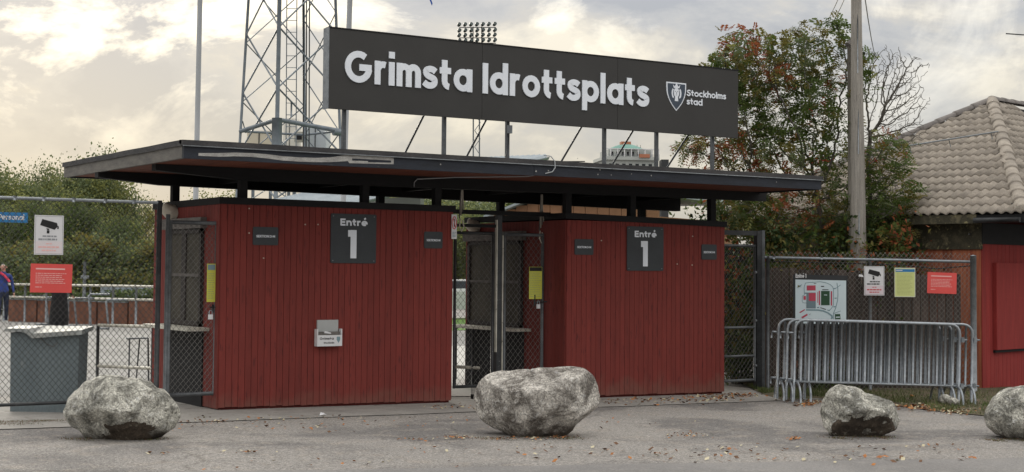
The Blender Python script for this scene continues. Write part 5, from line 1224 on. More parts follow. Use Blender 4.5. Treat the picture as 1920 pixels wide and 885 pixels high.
# shrubs right of the booths and behind the gate
def shrub(label, px, D, zlow, zhigh, rx, n, mats, seed, size=.07, group='shrubs behind the right gate and fence', name='shrub'):
    g = at(px, 500, D); r = thing(name, label, 'shrub', (g.x, g.y, gz(g.x)), 0, group); rng = np.random.default_rng(seed)
    P, idx, Cn = crown_points(rng, n, rx, rx * .8, zlow, zhigh, 26, .2); cm = rng.integers(0, len(mats), 26); mi = np.where(rng.random(n) < .6, cm[idx], rng.integers(0, len(mats), n))
    V, Fc, mi = scatter_leaves(P, size, mats, rng=rng, mi=mi, aspect=.5); link('foliage', join_arrays('foliage', V, Fc, mi, mats), r)
    mb = MB()
    for k in range(16):
        c = Cn[k]; e = (c[0] * rx * .9, c[1] * rx * .7, (zlow + zhigh) / 2 + c[2] * (zhigh - zlow) / 2); mb.tube([(c[0] * .1, c[1] * .1, -.05), (e[0] * .45, e[1] * .45, e[2] * .55), e], [.014, .010, .004], 5)
    mb.build('stems', twig_m, r); return r
shrub('dark leafy shrub seen through the right gate leaf', 1385, 23.0, .0, 1.35, .75, 3000, [leaf_d, leaf_g, leaf_pale, leaf_o], 21)
shrub('shrub at the foot of the fence left of the barriers', 1455, 22.6, .0, 1.0, .6, 2400, [leaf_d, leaf_g, leaf_pale], 22)
shrub('tall russet tinged shrub above the right gate frame', 1395, 23.3, .7, 3.0, 1.15, 5200, [leaf_d, leaf_g, leaf_d, leaf_o, leaf_r], 23, .075)
shrub('tall dark shrub behind the wooden fence left of the pole', 1520, 23.0, .6, 2.75, 1.1, 5000, [leaf_d, leaf_g, leaf_d, leaf_o], 24, .075)
shrub('shrub with orange leaves between the pole and the tiled house', 1660, 22.6, .6, 2.35, .8, 2600, [leaf_d, leaf_o, leaf_r, leaf_g], 25, .075)
shrub('dark low shrub beneath the barriers', 1560, 22.0, -.1, .35, .55, 1400, [leaf_d, leaf_g, leaf_d], 26, .05)
# pale bicycle-like metal parts behind the gate
r = thing('dark_shed_wall', 'black timber shed wall deep behind the right gate', 'shed', tuple(Vector((at(1390, 500, 27.5).x, at(1390, 500, 27.5).y, -.15))), FA)
for i in range(22): MB().bbox(-1.6 + i * .16, -1.6 + i * .16 + .155, 0, .03, 0, 2.25, .004).build('board', black_wood, r)
MB().box(-1.65, 1.95, .035, .8, 0, 2.2).build('shed_body', black_wood, r)
MB().tube([(-.75, -.6, 1.05), (-.2, -.6, 1.0), (.4, -.6, 1.02)], .018, 8).tube([(-.75, -.6, 1.35), (-.68, -.6, .9)], .03, 8).build('pale_pipe', galv, r)

# ---------------- grass, soil, litter
soilP = [on_ground(*p) for p in ((1432, 741), (1470, 752), (1530, 748), (1590, 752), (1650, 757), (1740, 770), (1860, 782), (1930, 778), (2150, 772))]
mb = MB(); V = [(p.x, p.y, gz(p.x) + .010) for p in soilP]; back = [(p.x + 1.7 + .15 * i, p.y + 2.6 + .1 * i, gz(p.x + 1.7) + .05) for i, p in enumerate(soilP)]
back[-1] = (back[-1][0] - 1.0, back[-1][1] + .6, back[-1][2])
n = len(V); mb.add(V + back, [(i, i + 1, n + i + 1, n + i) for i in range(n - 1)]); struct('verge_soil', mb, soil_m)
def pts_quad(n, rng, front, back): 
    m = len(front) - 1; i = rng.integers(0, m, n); u = rng.random(n); v = rng.random(n) ** 1.3
    Fp = np.array([tuple(p)[:2] for p in front]); Bp = np.array([tuple(p)[:2] for p in back])
    a = Fp[i] * (1 - u[:, None]) + Fp[i + 1] * u[:, None]; b = Bp[i] * (1 - u[:, None]) + Bp[i + 1] * u[:, None]; q = a * (1 - v[:, None]) + b * v[:, None]; return q, v
rng = np.random.default_rng(31)
q, v = pts_quad(12000, rng, soilP, back)
keep = np.array([mno.noise(Vector((a * 2.2, b * 2.2, 3))) > -.12 for a, b in q]); q = q[keep]
def blades(q, h, wd, rng, z=.01):
    n = len(q); a = rng.uniform(0, 2 * pi, n); hh = h * rng.uniform(.4, 1.3, n); le = rng.normal(size=(n, 2)) * (h * .5)
    b0 = np.stack([q[:, 0], q[:, 1], np.array([gz(x) for x in q[:, 0]]) + z], 1); dx = np.stack([np.cos(a) * wd, np.sin(a) * wd, np.zeros(n)], 1)
    t = b0 + np.stack([le[:, 0], le[:, 1], hh], 1); V = np.stack([b0 - dx, b0 + dx, t + dx * .3, t - dx * .3], 1).reshape(-1, 3); return V, np.arange(4 * n).reshape(n, 4), rng.integers(0, 2, n)
V, Fc, mi = blades(q, .06, .004, rng, .02)
o = bpy.data.objects.new('grass', join_arrays('grass', V, Fc, mi, [grass_m, moss_m])); COL.objects.link(o); T(o, 'thin grass growing on the verge under the crowd barriers', 'grass', kind='stuff')
# moss and grass along the apron edge and round the boulder feet
Q = []
def strip(px0, py0, px1, py1, n, sp):
    a, b = on_ground(px0, py0), on_ground(px1, py1); t = rng.random(n); Q.append(np.stack([a.x + (b.x - a.x) * t, a.y + (b.y - a.y) * t], 1) + rng.normal(size=(n, 2)) * sp)
strip(-20, 793, 120, 790, 900, .07); strip(0, 797, 60, 796, 300, .08)
for (cx, cy, w_) in ((225, 824, 115), (1000, 823, 120), (1620, 822, 75), (1900, 826, 50)): strip(cx - w_ * .9, cy - 1, cx - w_ * .4, cy + 2, 110, .05); strip(cx + w_ * .35, cy + 1, cx + w_ * .75, cy - 1, 80, .05); strip(cx - w_ * .6, cy - 2, cx + w_ * .6, cy - 2, 120, .04)
q = np.concatenate(Q); V, Fc, mi = blades(q, .012, .004, rng, .003)
o = bpy.data.objects.new('moss', join_arrays('moss', V, Fc, mi, [moss_m, litter_b])); COL.objects.link(o); T(o, 'moss and short grass round the boulder feet and apron edge', 'moss', kind='stuff')
# leaf litter
Q = []; S = []
def patch(px, py, wpx, hpx, n, sz):
    for _ in range(n):
        p = on_ground(px + rng.normal() * wpx / 2, py + rng.normal() * hpx / 2); Q.append((p.x, p.y)); S.append(sz * rng.uniform(.6, 1.4))
for a in ((1270, 752, 130, 7, 150, .022), (1340, 745, 70, 5, 110, .022), (1290, 818, 40, 5, 70, .014), (1515, 757, 28, 6, 130, .026), (1490, 824, 12, 3, 30, .02), (1120, 755, 90, 5, 60, .02), (860, 765, 60, 5, 50, .02), (1735, 764, 60, 6, 280, .028),
          (1800, 772, 60, 6, 200, .022), (780, 826, 30, 3, 26, .016), (855, 822, 30, 3, 60, .016), (150, 790, 12, 8, 120, .02), (385, 792, 80, 4, 60, .016), (600, 786, 200, 5, 60, .016), (300, 852, 30, 2, 10, .02), (460, 850, 25, 3, 18, .018), (960, 824, 60, 3, 50, .016),
          (1050, 822, 45, 3, 40, .016), (1390, 742, 40, 4, 90, .024), (1715, 752, 10, 6, 40, .035), (1640, 762, 60, 5, 120, .022), (700, 868, 400, 12, 26, .018), (1300, 850, 350, 15, 60, .024), (1500, 862, 400, 10, 50, .026), (500, 800, 300, 12, 60, .018), (950, 845, 350, 14, 40, .02), (1000, 790, 500, 12, 60, .016), (1720, 840, 120, 12, 26, .022)): patch(*a)
q = np.array(Q); S = np.array(S); n = len(q); a = rng.uniform(0, 2 * pi, n)
c = np.stack([q[:, 0], q[:, 1], np.array([gz(x) for x in q[:, 0]]) + .016], 1)
u = np.stack([np.cos(a) * S, np.sin(a) * S, rng.uniform(-.3, .5, n) * S], 1); w_ = np.stack([-np.sin(a) * S * .6, np.cos(a) * S * .6, rng.uniform(-.2, .5, n) * S], 1)
V = np.stack([c - u, c - w_, c + u, c + w_], 1).reshape(-1, 3)
o = bpy.data.objects.new('fallen_leaves', join_arrays('fallen_leaves', V, np.arange(4 * n).reshape(n, 4), rng.choice(3, n, p=[.34, .44, .22]), [litter_o, litter_b, litter_p])); COL.objects.link(o)
T(o, 'fallen brown and orange leaves scattered over the forecourt', 'leaves', kind='stuff')
# scraps of pale litter on the tarmac
for k, (px, py, lab) in enumerate(((606, 781, 'white paper scrap at the foot of the left booth'), (1713, 748, 'curled orange leaf on the verge beside the boulder'))):
    g = on_ground(px, py); s = .045 if k == 0 else .07
    o = MB().add([(-s, 0, .0), (0, -s * .5, .012), (s, 0, .0), (s * .4, s * .5, s * .5), (-s * .5, s * .4, s * .7)], [(0, 1, 4), (1, 2, 3), (1, 3, 4)]).build('paper_scrap' if k == 0 else 'curled_leaf', white_p if k == 0 else litter_o, loc=(g.x, g.y, gz(g.x) + .014)); T(o, lab, 'litter' if k == 0 else 'leaf')

# ================================================================== YARD BEHIND THE FENCE
# inner railings
def railing(label, P0, P1, zs, posts=2, r=.02, mat_r=pale_paint, mat_p=dark_steel, group='low railings inside the gates'):
    d = Vector((P1[0] - P0[0], P1[1] - P0[1], 0)); L = d.length; rt = thing('railing', label, 'railing', (P0[0], P0[1], gz(P0[0])), atan2(d.y, d.x), group)
    for z in zs: MB().tube([(0, 0, z), (L, 0, z)], r, 8).build('rail', mat_r, rt)
    for i in range(posts): x = L * i / (posts - 1); MB().tube([(x, 0, 0), (x, 0, max(zs))], r, 8).build('post', mat_p, rt)
    return rt
a = at(184, 612, 19.0); b_ = at(287, 619, 18.6)
railing('low railing with pale rails behind the left boulder', (a.x, a.y), (b_.x, b_.y), (.85, .33))
r = thing('side_frame', 'small dark metal frame standing behind the left railing', 'frame', (at(258, 690, 20.3).x, at(258, 690, 20.3).y, gz(6)))
MB().tube([(-.12, 0, 0), (-.12, 0, .62), (.16, .06, .62), (.18, .06, 0)], .012, 8).tube([(.05, .2, 0), (.09, .2, .6)], .010, 6).build('tube_frame', dark_steel, r)
MB().tube([(-.16, 0, .62), (.16, .06, .62)], .013, 6).build('top_bar', galv_dull, r)
a = at(853, 611, 21.2); b_ = at(922, 613, 20.9); railing('low railing with pale rails behind the middle gate', (a.x, a.y), (b_.x, b_.y), (.86, .28), 3, .024)
a = at(856, 592, 22.6); b_ = at(906, 592, 22.3); railing('thin dark railing farther behind the middle gate', (a.x, a.y), (b_.x, b_.y), (.80,), 3, .013, dark_steel)
# far railing with three posts
a = at(-30, 528, 45.5); b_ = at(300, 538, 42)
railing('long pale handrail beyond the planters across the yard', (a.x, a.y), (b_.x, b_.y), (1.12, .74), 9, .035, pale_paint, galv_dull, 'far yard handrails')
r = thing('low_wall_panel', 'grey concrete block wall behind the far handrail', 'wall', (at(190, 560, 48).x, at(190, 560, 48).y, 0), radians(-8))
for i in range(4): MB().bbox(i * 1.05, i * 1.05 + 1.03, 0, .2, 0, 1.0 - (i % 2) * .03, .01).build('panel', M('low wall grey %d' % i, (.26, .30, .33), (.2, .24, .27), 2, .8), r)
# planters
pb = at(15, 604, 45.0); pe = at(300, 607, 42.8); dv = (pe - pb); dv.z = 0; L = dv.length; dv.normalize(); an_ = atan2(dv.y, dv.x)
rng = np.random.default_rng(55)
plab = ['rusty planter box at the far left of the row', 'second rusty planter box from the left', 'third rusty planter box, behind the black coated person', 'fourth rusty planter box, behind the bike racks', 'rusty planter box with tall green plants near the gate']
for i in range(5):
    w = L / 5 - .06; P = pb + dv * (L / 5 * i); hgt = .66 + (.06 if i == 4 else 0)
    r = thing('planter_box', plab[i], 'planter', (P.x, P.y, gz(P.x)), an_, 'rusty planter boxes across the yard')
    MB().bbox(0, w, 0, .9, 0, hgt, .01).build('box', corten_m, r); MB().box(-.01, w + .01, -.02, .92, hgt + .002, hgt + .03).build('rim', galv_dull, r)
    n = 700; Pn_ = np.stack([rng.uniform(.05, w - .05, n), rng.uniform(.05, .85, n), hgt + .04 + rng.random(n) ** 2 * (.32 if i in (3, 4) else .2)], 1)
    V, Fc, mi = scatter_leaves(Pn_, .09, [leaf_g, leaf_pale, leaf_d], rng=rng); link('plants', join_arrays('plants', V, Fc, mi, [leaf_g, leaf_pale, leaf_d]), r)['kind'] = 'stuff'
# bent tube bike racks
for i, (px, py) in enumerate(((60, 600), (92, 606), (145, 608), (172, 613), (205, 612))):
    D = 2787 * 1.6 / (py - 500.5); P = at(px, py, D)
    r = thing('bike_rack', ('bent tube bike rack nearest the blue jacketed person', 'bent tube bike rack left of the black coated person', 'bent tube bike rack right of the black coated person', 'tall bent tube bike rack nearest the camera in its row', 'bent tube bike rack at the right end of the row')[i], 'bike rack', (P.x, P.y, gz(P.x)), YAW - pi / 2, 'bent tube bike racks')
    h = .8 if i != 3 else .95
    MB().tube([(-.35, 0, .02), (.0, 0, .02), (-.02, 0, .06), (-.10, 0, h - .05), (-.06, 0, h), (.45, .05, h)], .028, 8).build('tube', galv, r)
    MB().tube([(-.35, 0, .02), (-.35, .5, .02)], .022, 6).build('ground_bar', galv, r)
r = thing('lamp_bollard', 'thin grey lamp post standing behind the far handrail', 'post', (at(158, 540, 44).x, at(158, 540, 44).y, 0))
MB().tube([(0, 0, 0), (0, 0, 1.75)], [.06, .045], 8).build('shaft', galv_dull, r); MB().box(-.1, .12, -.05, .05, 1.25, 1.34).build('bracket', galv, r)

# ================================================================== PEOPLE
def person(label, loc, rz, joints, edges, radii, paint, extra=None):
    me = bpy.data.meshes.new('body'); me.from_pydata(joints, edges, []); o = bpy.data.objects.new('tmp', me); COL.objects.link(o)
    sk = o.modifiers.new('s', 'SKIN'); sk.use_smooth_shade = True; 
    for v, rr in zip(me.skin_vertices[0].data, radii): v.radius = (rr, rr) if not isinstance(rr, tuple) else rr
    me.skin_vertices[0].data[0].use_root = True
    sb = o.modifiers.new('u', 'SUBSURF'); sb.levels = 2; sb.render_levels = 2
    dg = bpy.context.evaluated_depsgraph_get(); dg.update(); m2 = bpy.data.meshes.new_from_object(o.evaluated_get(dg)); bpy.data.objects.remove(o)
    m2.name = 'body'; m2.materials.clear(); mats = paint['mats']
    for m in mats: m2.materials.append(m)
    for p in m2.polygons: p.material_index = paint['fn'](p.center); p.use_smooth = True
    r = thing('person', label, 'person', loc, rz)
    link('body', m2, r)
    if extra: extra(r)
    return r
def skeleton(arm_l, arm_r, leg_l, leg_r, H=1.75, broad=1.0):
    """joints facing -y; arms = (elbow, wrist), legs = (knee, ankle, toe)"""
    J = [(0, 0, .95), (0, 0, 1.12), (0, .0, 1.32), (0, .01, 1.45), (0, .0, 1.53), (0, -.01, 1.62), (0, -.01, 1.70)]
    R = [(.15 * broad, .11), (.145 * broad, .11), (.17 * broad, .115), (.10, .08), .055, (.078, .095), (.07, .085)]
    E = [(0, 1), (1, 2), (2, 3), (3, 4), (4, 5), (5, 6)]
    def chain(start, pts, rs):
        p = start
        for q, rr in zip(pts, rs): J.append(q); R.append(rr); E.append((p, len(J) - 1)); p = len(J) - 1
        return p
    for s, (el, wr) in ((-1, arm_l), (1, arm_r)):
        w = chain(2, [(s * .20, 0, 1.40), el, wr], [.062, .046, .03])
        d = (Vector(wr) - Vector(el)).normalized(); hnd = Vector(wr) + d * .05; w = chain(w, [tuple(hnd)], [(.035, .018)])
        sd_ = Vector((0, 1, 0)).cross(d).normalized(); fwd = Vector((0, -1, 0))
        for k, ln in enumerate((.075, .085, .08, .062)):
            b0_ = hnd + fwd * ((k - 1.5) * .019 * -1) + d * .03; chain(w, [tuple(b0_ + d * ln * .45), tuple(b0_ + d * ln * .9 + fwd * .012)], [.009, .007])
        chain(w, [tuple(hnd + fwd * .04 - d * .005), tuple(hnd + fwd * .055 + d * .03)], [.010, .008])
    for s, (kn, an, toe) in ((-1, leg_l), (1, leg_r)):
        chain(0, [(s * .095, 0, .86), kn, an, toe], [.095, .062, .042, (.045, .03)])
    return J, E, R
# person 1: blue jacket, at the left edge, walking, seen from behind the fence
J, E, R = skeleton(((-.27, .03, 1.14), (-.26, -.08, .92)), ((.27, .04, 1.15), (.29, -.04, .92)), ((-.11, -.10, .48), (-.10, .02, .08), (-.11, -.13, .03)), ((.12, .06, .47), (.14, .16, .09), (.15, .03, .03)))
def paint1(c):
    if c.z > 1.50: return 0
    if c.z < .11: return 3
    if abs(c.x) > .2 and c.z < .90: return 0
    if c.z < .93: return 2
    return 1
def extra1(r):
    MB().tube([(-.13, -.09, 1.49), (.0, -.13, 1.40), (.09, -.135, 1.30), (.15, -.125, 1.22)], .035, 8).build('sash', pink_m, r)
    MB().tube([(0, -.105, 1.64), (0, -.128, 1.615)], [.012, .018], 6).build('nose', skin_m, r)
    MB().tube([(-.085, .0, 1.66), (-.092, .0, 1.61)], .018, 6).tube([(.085, .0, 1.66), (.092, .0, 1.61)], .018, 6).build('ears', skin_m, r)
    MB().tube([(-.03, -.10, 1.665), (-.025, -.112, 1.665)], .009, 6).tube([(.03, -.10, 1.665), (.025, -.112, 1.665)], .009, 6).build('eyes', black_m, r)
    MB().tube([(-.03, -.098, 1.57), (.03, -.098, 1.57)], .006, 6).build('mouth', ink_red, r)
    MB().tube([(0, .05, 1.61), (0, .065, 1.66), (0, .04, 1.71)], [.06, .06, .04], 10).build('short_hair', hair_m, r)
g = at(4, 602, 42.4)
person('bald person in blue jacket with pink sash, at the left edge', (g.x, g.y, gz(g.x)), YAW - pi / 2 + radians(30), J, E, R, {'mats': [skin_m, jacket_m, navy_m, shoe_m], 'fn': paint1}, extra1)
# person 2: black coat, head hidden by the coral sign
J, E, R = skeleton(((-.28, -.02, 1.15), (-.30, -.16, .98)), ((.27, .0, 1.14), (.26, -.05, .92)), ((-.10, 0, .48), (-.10, .02, .08), (-.10, -.12, .03)), ((.10, 0, .48), (.10, .02, .08), (.11, -.12, .03)), broad=1.1)
def paint2(c):
    if c.z > 1.50: return 0
    if abs(c.x) > .2 and c.z < .95: return 0
    return 1
def extra2(r):
    mb = MB(); V = []; n = 20; zs = [(1.44, .13, .10), (1.3, .215, .15), (1.1, .205, .145), (.95, .235, .16), (.6, .275, .19), (.25, .30, .205), (.08, .295, .20)]
    for z, a, b in zs:
        for k in range(n): t = 2 * pi * k / n; w = 1 + .04 * sin(5 * t + z * 3) * (1.5 - z); V.append((a * cos(t) * w, b * sin(t) * w, z))
    fs = [(i * n + k, (i + 1) * n + k, (i + 1) * n + (k + 1) % n, i * n + (k + 1) % n) for i in range(len(zs) - 1) for k in range(n)]
    mb.add(V, fs, 0, True); mb.build('long_coat', coat_m, r)
    MB().tube([(0, .03, 1.60), (0, .05, 1.68), (0, .01, 1.75)], [.085, .095, .05], 12).build('hair', hair_m, r)
    MB().tube([(0, -.105, 1.64), (0, -.128, 1.615)], [.012, .018], 6).build('nose', skin_m, r)
g = at(110, 608, 40.8)
pr_ = person('person in a long black coat half hidden by the coral notice', (g.x, g.y, gz(g.x)), YAW - pi / 2 + radians(160), J, E, R, {'mats': [skin_m, coat_m], 'fn': paint2}, extra2)
pr_.scale = (.95, .95, .93)

# ================================================================== MASTS AND FLAG POLES
def flagpole(label, pb, pt, D, r0, r1):
    a = at(*pb, D); b = at(*pt, D); dz = (b - a) / (b.z - a.z); base_ = a - dz * (a.z - 0.1); top = a + dz * (9 - a.z)
    r = thing('flag_pole', label, 'flag pole', tuple(base_), 0, 'pale flag poles behind the canopy')
    MB().tube([(0, 0, 0), tuple((top - base_) * .5), tuple(top - base_)], [r0, (r0 + r1) / 2, r1], 14).build('shaft', post_grey, r)
    MB().tube([(0, 0, 0), (0, 0, .12)], .09, 12).build('base_collar', galv_dull, r)
    MB().tube([tuple(top - base_), tuple(top - base_ + Vector((0, 0, .08)))], [.05, .02], 10).build('finial', galv, r); return r, top
flagpole('left pale flag pole rising behind the canopy corner', (367, 370), (375, 0), 22, .042, .034)
_, tp = flagpole('right pale flag pole passing behind the long sign', (647, 270), (656, 0), 22, .046, .036)
t = at(812, 10, 22); fl = thing('pennant', 'tip of a blue pennant hanging in at the top edge', 'flag', (tp.x, tp.y, tp.z - .2))
e = t - (tp - Vector((0, 0, .2))); mb = MB(); n = 8; V = []
for i in range(n + 1):
    u = i / n; c = e * u + Vector((0, .06 * sin(u * 9), -.0)); hgt = .30 * (1 - u) + .03; V += [tuple(c + Vector((0, -.01, hgt))), tuple(c + Vector((0, .01, -hgt * .1)))]
mb.add(V, [(2 * i, 2 * i + 1, 2 * i + 3, 2 * i + 2) for i in range(n)]); mb.build('cloth', flag_m, fl)

# lattice tower
tw_ = thing('lattice_tower', 'large steel lattice tower with ladder behind the canopy', 'tower', (at(545, 500, 50).x, at(545, 500, 50).y, 0))
O_ = Vector(tw_.location)
def tl(px, py, D): return at(px, py, D) - O_
legs = {}
for nm, (x0, x1, D) in {'l': (466, 450, 50.6), 'f': (524, 519, 49.0), 'r': (629, 638, 50.2), 'b': (569, 571, 51.8)}.items():
    a = tl(x1, 262, D); b = tl(x0, 0, D); dz = (b - a) / (b.z - a.z); legs[nm] = lambda z, a=a, dz=dz: a + dz * (z - a.z)
for nm, f in legs.items(): MB().tube([tuple(f(0)), tuple(f(8)), tuple(f(14))], .075 if nm == 'f' else .05, 8).build('leg', tower_m, tw_)
zz_ = [5.3, 7.35, 9.35, 11.35, 13.3]; zz_ = [0.3, 2.0, 3.7] + zz_
def brace(A, B, sh=0, rr=.035):
    mb = MB()
    for z0, z1 in zip(zz_, zz_[1:]):
        mb = MB(); mb.tube([tuple(legs[A](z0 + sh)), tuple(legs[B](z1 + sh))], rr, 6); mb.build('brace', tower_m, tw_); mb = MB(); mb.tube([tuple(legs[B](z0 + sh)), tuple(legs[A](z1 + sh))], rr, 6); mb.build('brace', tower_m, tw_)
brace('l', 'f', .2, .03); brace('f', 'r', .2, .03); brace('l', 'b', -.1, .02); brace('b', 'r', .9, .02)
mb = MB()
for k in range(34):
    z = 5.2 + k * .26; c = legs['f'](z) * .45 + legs['b'](z) * .55
for side in (-.17, .17): MB().tube([tuple((legs['f'](z) * .5 + legs['b'](z) * .5) + Vector((RR.x, RR.y, 0)) * side) for z in (0.2, 14)], .018, 5).build('ladder_rail', tower_m, tw_)
rm_ = MB().tube([(-RR.x * .17, -RR.y * .17, 0), (RR.x * .17, RR.y * .17, 0)], .012, 4).mesh('rung', tower_m)
for k in range(33): z = .4 + k * .40; link('rung', rm_, tw_, tuple(legs['f'](z) * .5 + legs['b'](z) * .5))
for off in (.32, .42, .52): MB().tube([tuple((legs['f'](z) * .4 + legs['b'](z) * .6) + Vector((RR.x, RR.y, 0)) * off) for z in (0.5, 14)], .022, 5).build('feeder_cable', dark_steel, tw_)
# platform ring and collar at about 6 m
zl = 6.25
for A, B in (('l', 'f'), ('f', 'r'), ('r', 'b'), ('b', 'l')):
    a, b = legs[A](zl + (.25 if A == 'f' else 0)), legs[B](zl + (.25 if B == 'f' else 0)); MB().tube([tuple(a), tuple(b)], .075 if 'f' in (A, B) else .04, 8).build('platform_beam', tower_m, tw_)
c = legs['f'](6.0); MB().tube([tuple(c + Vector((0, 0, -1.2))), tuple(c + Vector((0, 0, .55)))], .17, 10).build('leg_collar', tower_m, tw_)
c = legs['r'](6.2); MB().tube([tuple(c + Vector((-.25, 0, 0))), tuple(c + Vector((.25, 0, 0)))], .12, 8).build('end_fitting', tower_m, tw_)
MB().tube([tuple(legs['f'](6.6) + Vector((.5, 0, 0))), tuple(legs['f'](7.1) + Vector((.5, 0, 0)))], .03, 6).tube([tuple(legs['l'](6.2) + Vector((.2, 0, 0))), tuple(legs['l'](6.6) + Vector((.05, 0, 0)))], .02, 6).build('fitting', tower_m, tw_)
# equipment cabins on the platform
def cabin(label, pl, pr, py0, D, h, mat, door=False):
    a = at(pl, py0, D); b = at(pr, py0, D); w = (b - a).length; r = thing('equipment_cabin', label, 'cabin', (a.x, a.y, a.z - h + .9), YAW - pi / 2)
    MB().bbox(0, w, 0, 1.2, -1.2, h - .9, .02).build('shell', mat, r)
    MB().box(w * .45, w * .49, -.02, -.001, -1.1, h - .95).build('seam', dark_steel, r)
    for x in (.1, w - .2): MB().box(x, x + .1, .5, .6, -(a.z - h + .9), -1.2).build('stand_leg', tower_m, r)
    if door: MB().box(-.35, .02, -.32, -.02, -.35, .0).build('vent_box', M('vent box', (.5, .48, .42), (.42, .4, .35), 3, .6), r); MB().box(-.28, -.08, -.33, -.322, -.28, -.08).build('vent_opening', black_m, r)
cream = M('cream cabin', (.62, .56, .44), (.55, .5, .4), 1, .6); palec = M('pale cabin', (.55, .58, .60), (.46, .5, .54), 1, .6)
cabin('cream equipment cabin inside the left of the lattice tower', 463, 512, 245, 52.5, 1.1, cream)
cabin('bright equipment cabin behind the middle of the lattice tower', 531, 557, 222, 52.6, 1.1, M('bright cabin', (.8, .77, .7), (.76, .73, .66), 1, .6))
cabin('pale blue equipment cabin inside the right of lattice tower', 573, 612, 238, 52.3, 1.1, palec, True)

# floodlight mast
fm = thing('floodlight_mast', 'distant mast carrying four rows of floodlights', 'floodlight', (at(893, 500, 100).x, at(893, 500, 100).y, 0))
O2 = Vector(fm.location)
def fl_(px, py): return at(px, py, 100) - O2
fl_rows = [46, 57, 66, 76]
lampm = MB().tube([(0, -.10, .02), (0, .02, 0), (0, .14, -.02), (0, .22, -.03)], [.12, .125, .10, .04], 10).mesh('floodlight', M('floodlight shell', (.06, .08, .08), (.035, .05, .05), 3, .5))
for j, py in enumerate(fl_rows):
    for i in range(7):
        p = fl_(861 + i * 11.1 + (j % 2) * .4, py - .15 * i); o = link('floodlight', lampm, fm, tuple(p), (radians(-14), 0, YAW - pi / 2 + radians(25)))
for j, py in enumerate((51.5, 71, 81)): MB().tube([tuple(fl_(861, py)), tuple(fl_(930, py))], .03, 5).build('cross_arm', dark_steel, fm)
for px in (887, 903): MB().tube([tuple(fl_(px, 50)), tuple(fl_(px, 130))], .035, 5).build('upright', dark_steel, fm)
mb = MB(); 
for px in (887.5, 899): MB().tube([tuple(fl_(px, 90)), tuple(Vector(((px - 893) / F * 100 * RR.x, (px - 893) / F * 100 * RR.y, 0)))], .05, 5).build('mast_leg', tower_m, fm)
z = 0.0; k = 0
while z < 15:
    a = Vector((RR.x, RR.y, 0)) * .19; s = 1 if k % 2 else -1; mb.tube([tuple(a * s + Vector((0, 0, z))), tuple(a * -s + Vector((0, 0, z + .55)))], .025, 4); z += .55; k += 1
mb.build('mast_lacing', tower_m, fm)

# far tower block with the green roof
D = 420; c = at(1183, 290, D); zt = at(1183, 283, D).z
tb = thing('tower_block', 'distant pale tower block with green domed roof and roof terrace', 'building', (c.x, c.y, 0), YAW - pi / 2 + radians(8))
w2 = 7.5; MB().box(-w2, w2, 0, 14, 0, zt - 2.6).build('wall', pale_wall, tb)
MB().box(-w2 - .6, w2 + .6, -.8, 14, zt - 2.6, zt - 1.7).build('terrace_slab', pale_wall, tb)
MB().box(-w2 + 1.2, w2 - 1.0, .8, 13, zt - 1.75, zt + .45).build('penthouse_wall', pale_wall, tb)
for i in range(9): x = -w2 - .4 + i * (2 * w2 + .8) / 8; MB().box(x - .12, x + .12, -.7, -.4, zt - 1.7, zt + .42).build('column', white_p, tb)
MB().box(-w2 - .5, w2 + .5, -.85, -.3, zt + .42, zt + .62).build('cornice', white_p, tb)
mb = MB()
for i in range(40): x = -w2 - .5 + i * (2 * w2 + 1) / 39; mb.box(x - .04, x + .04, -.78, -.7, zt - 1.7, zt - .9)
mb.build('balustrade', galv_dull, tb)
for i in range(6): x = -w2 + 2 + i * 1.5; MB().box(x, x + .6, .75, .82, zt - 1.3, zt - .2).build('window', black_m, tb)
for j in range(6):
    for i in range(7): MB().box(-6.3 + i * 1.9, -5.3 + i * 1.9, -.03, .05, zt - 5 - j * 3, zt - 3.6 - j * 3).build('window', car_glass, tb)
rf = MB(); n = 14; prof_ = [(5.4, .62), (4.8, 1.0), (3.8, 1.5), (2.6, 1.95), (1.6, 2.2)]; V = []
for (rr, z) in prof_:
    for k in range(n): t_2 = 2 * pi * k / n; V.append((rr * cos(t_2) - .3, rr * sin(t_2) + 5.2, zt + z))
rf.add(V, [(i * n + k, i * n + (k + 1) % n, (i + 1) * n + (k + 1) % n, (i + 1) * n + k) for i in range(len(prof_) - 1) for k in range(n)] + [tuple(4 * n + k for k in range(n))]); rf.build('domed_roof', green_roof, tb)
MB().box(-1.9, .9, 4, 6.4, zt + 2.05, zt + 3.0).build('plant_room', brick_far, tb)
MB().box(2.4, 2.5, 3, 3.1, zt + .6, zt + 2.1).box(3.4, 3.5, 3, 3.1, zt + .6, zt + 2.0).build('mast', dark_steel, tb)
MB().box(2.2, 5.2, -1.2, -.82, zt - 1.9, zt - .9).build('orange_screen', brick_far, tb)
tb2 = thing('low_roof_block', 'small dark rooftop box beside the distant tower block', 'building', tuple(Vector((at(1247, 300, 400).x, at(1247, 300, 400).y, 0))), YAW - pi / 2)
MB().box(-1, 1, 0, 6, 0, at(1247, 299, 400).z).build('wall', dark_steel, tb2)

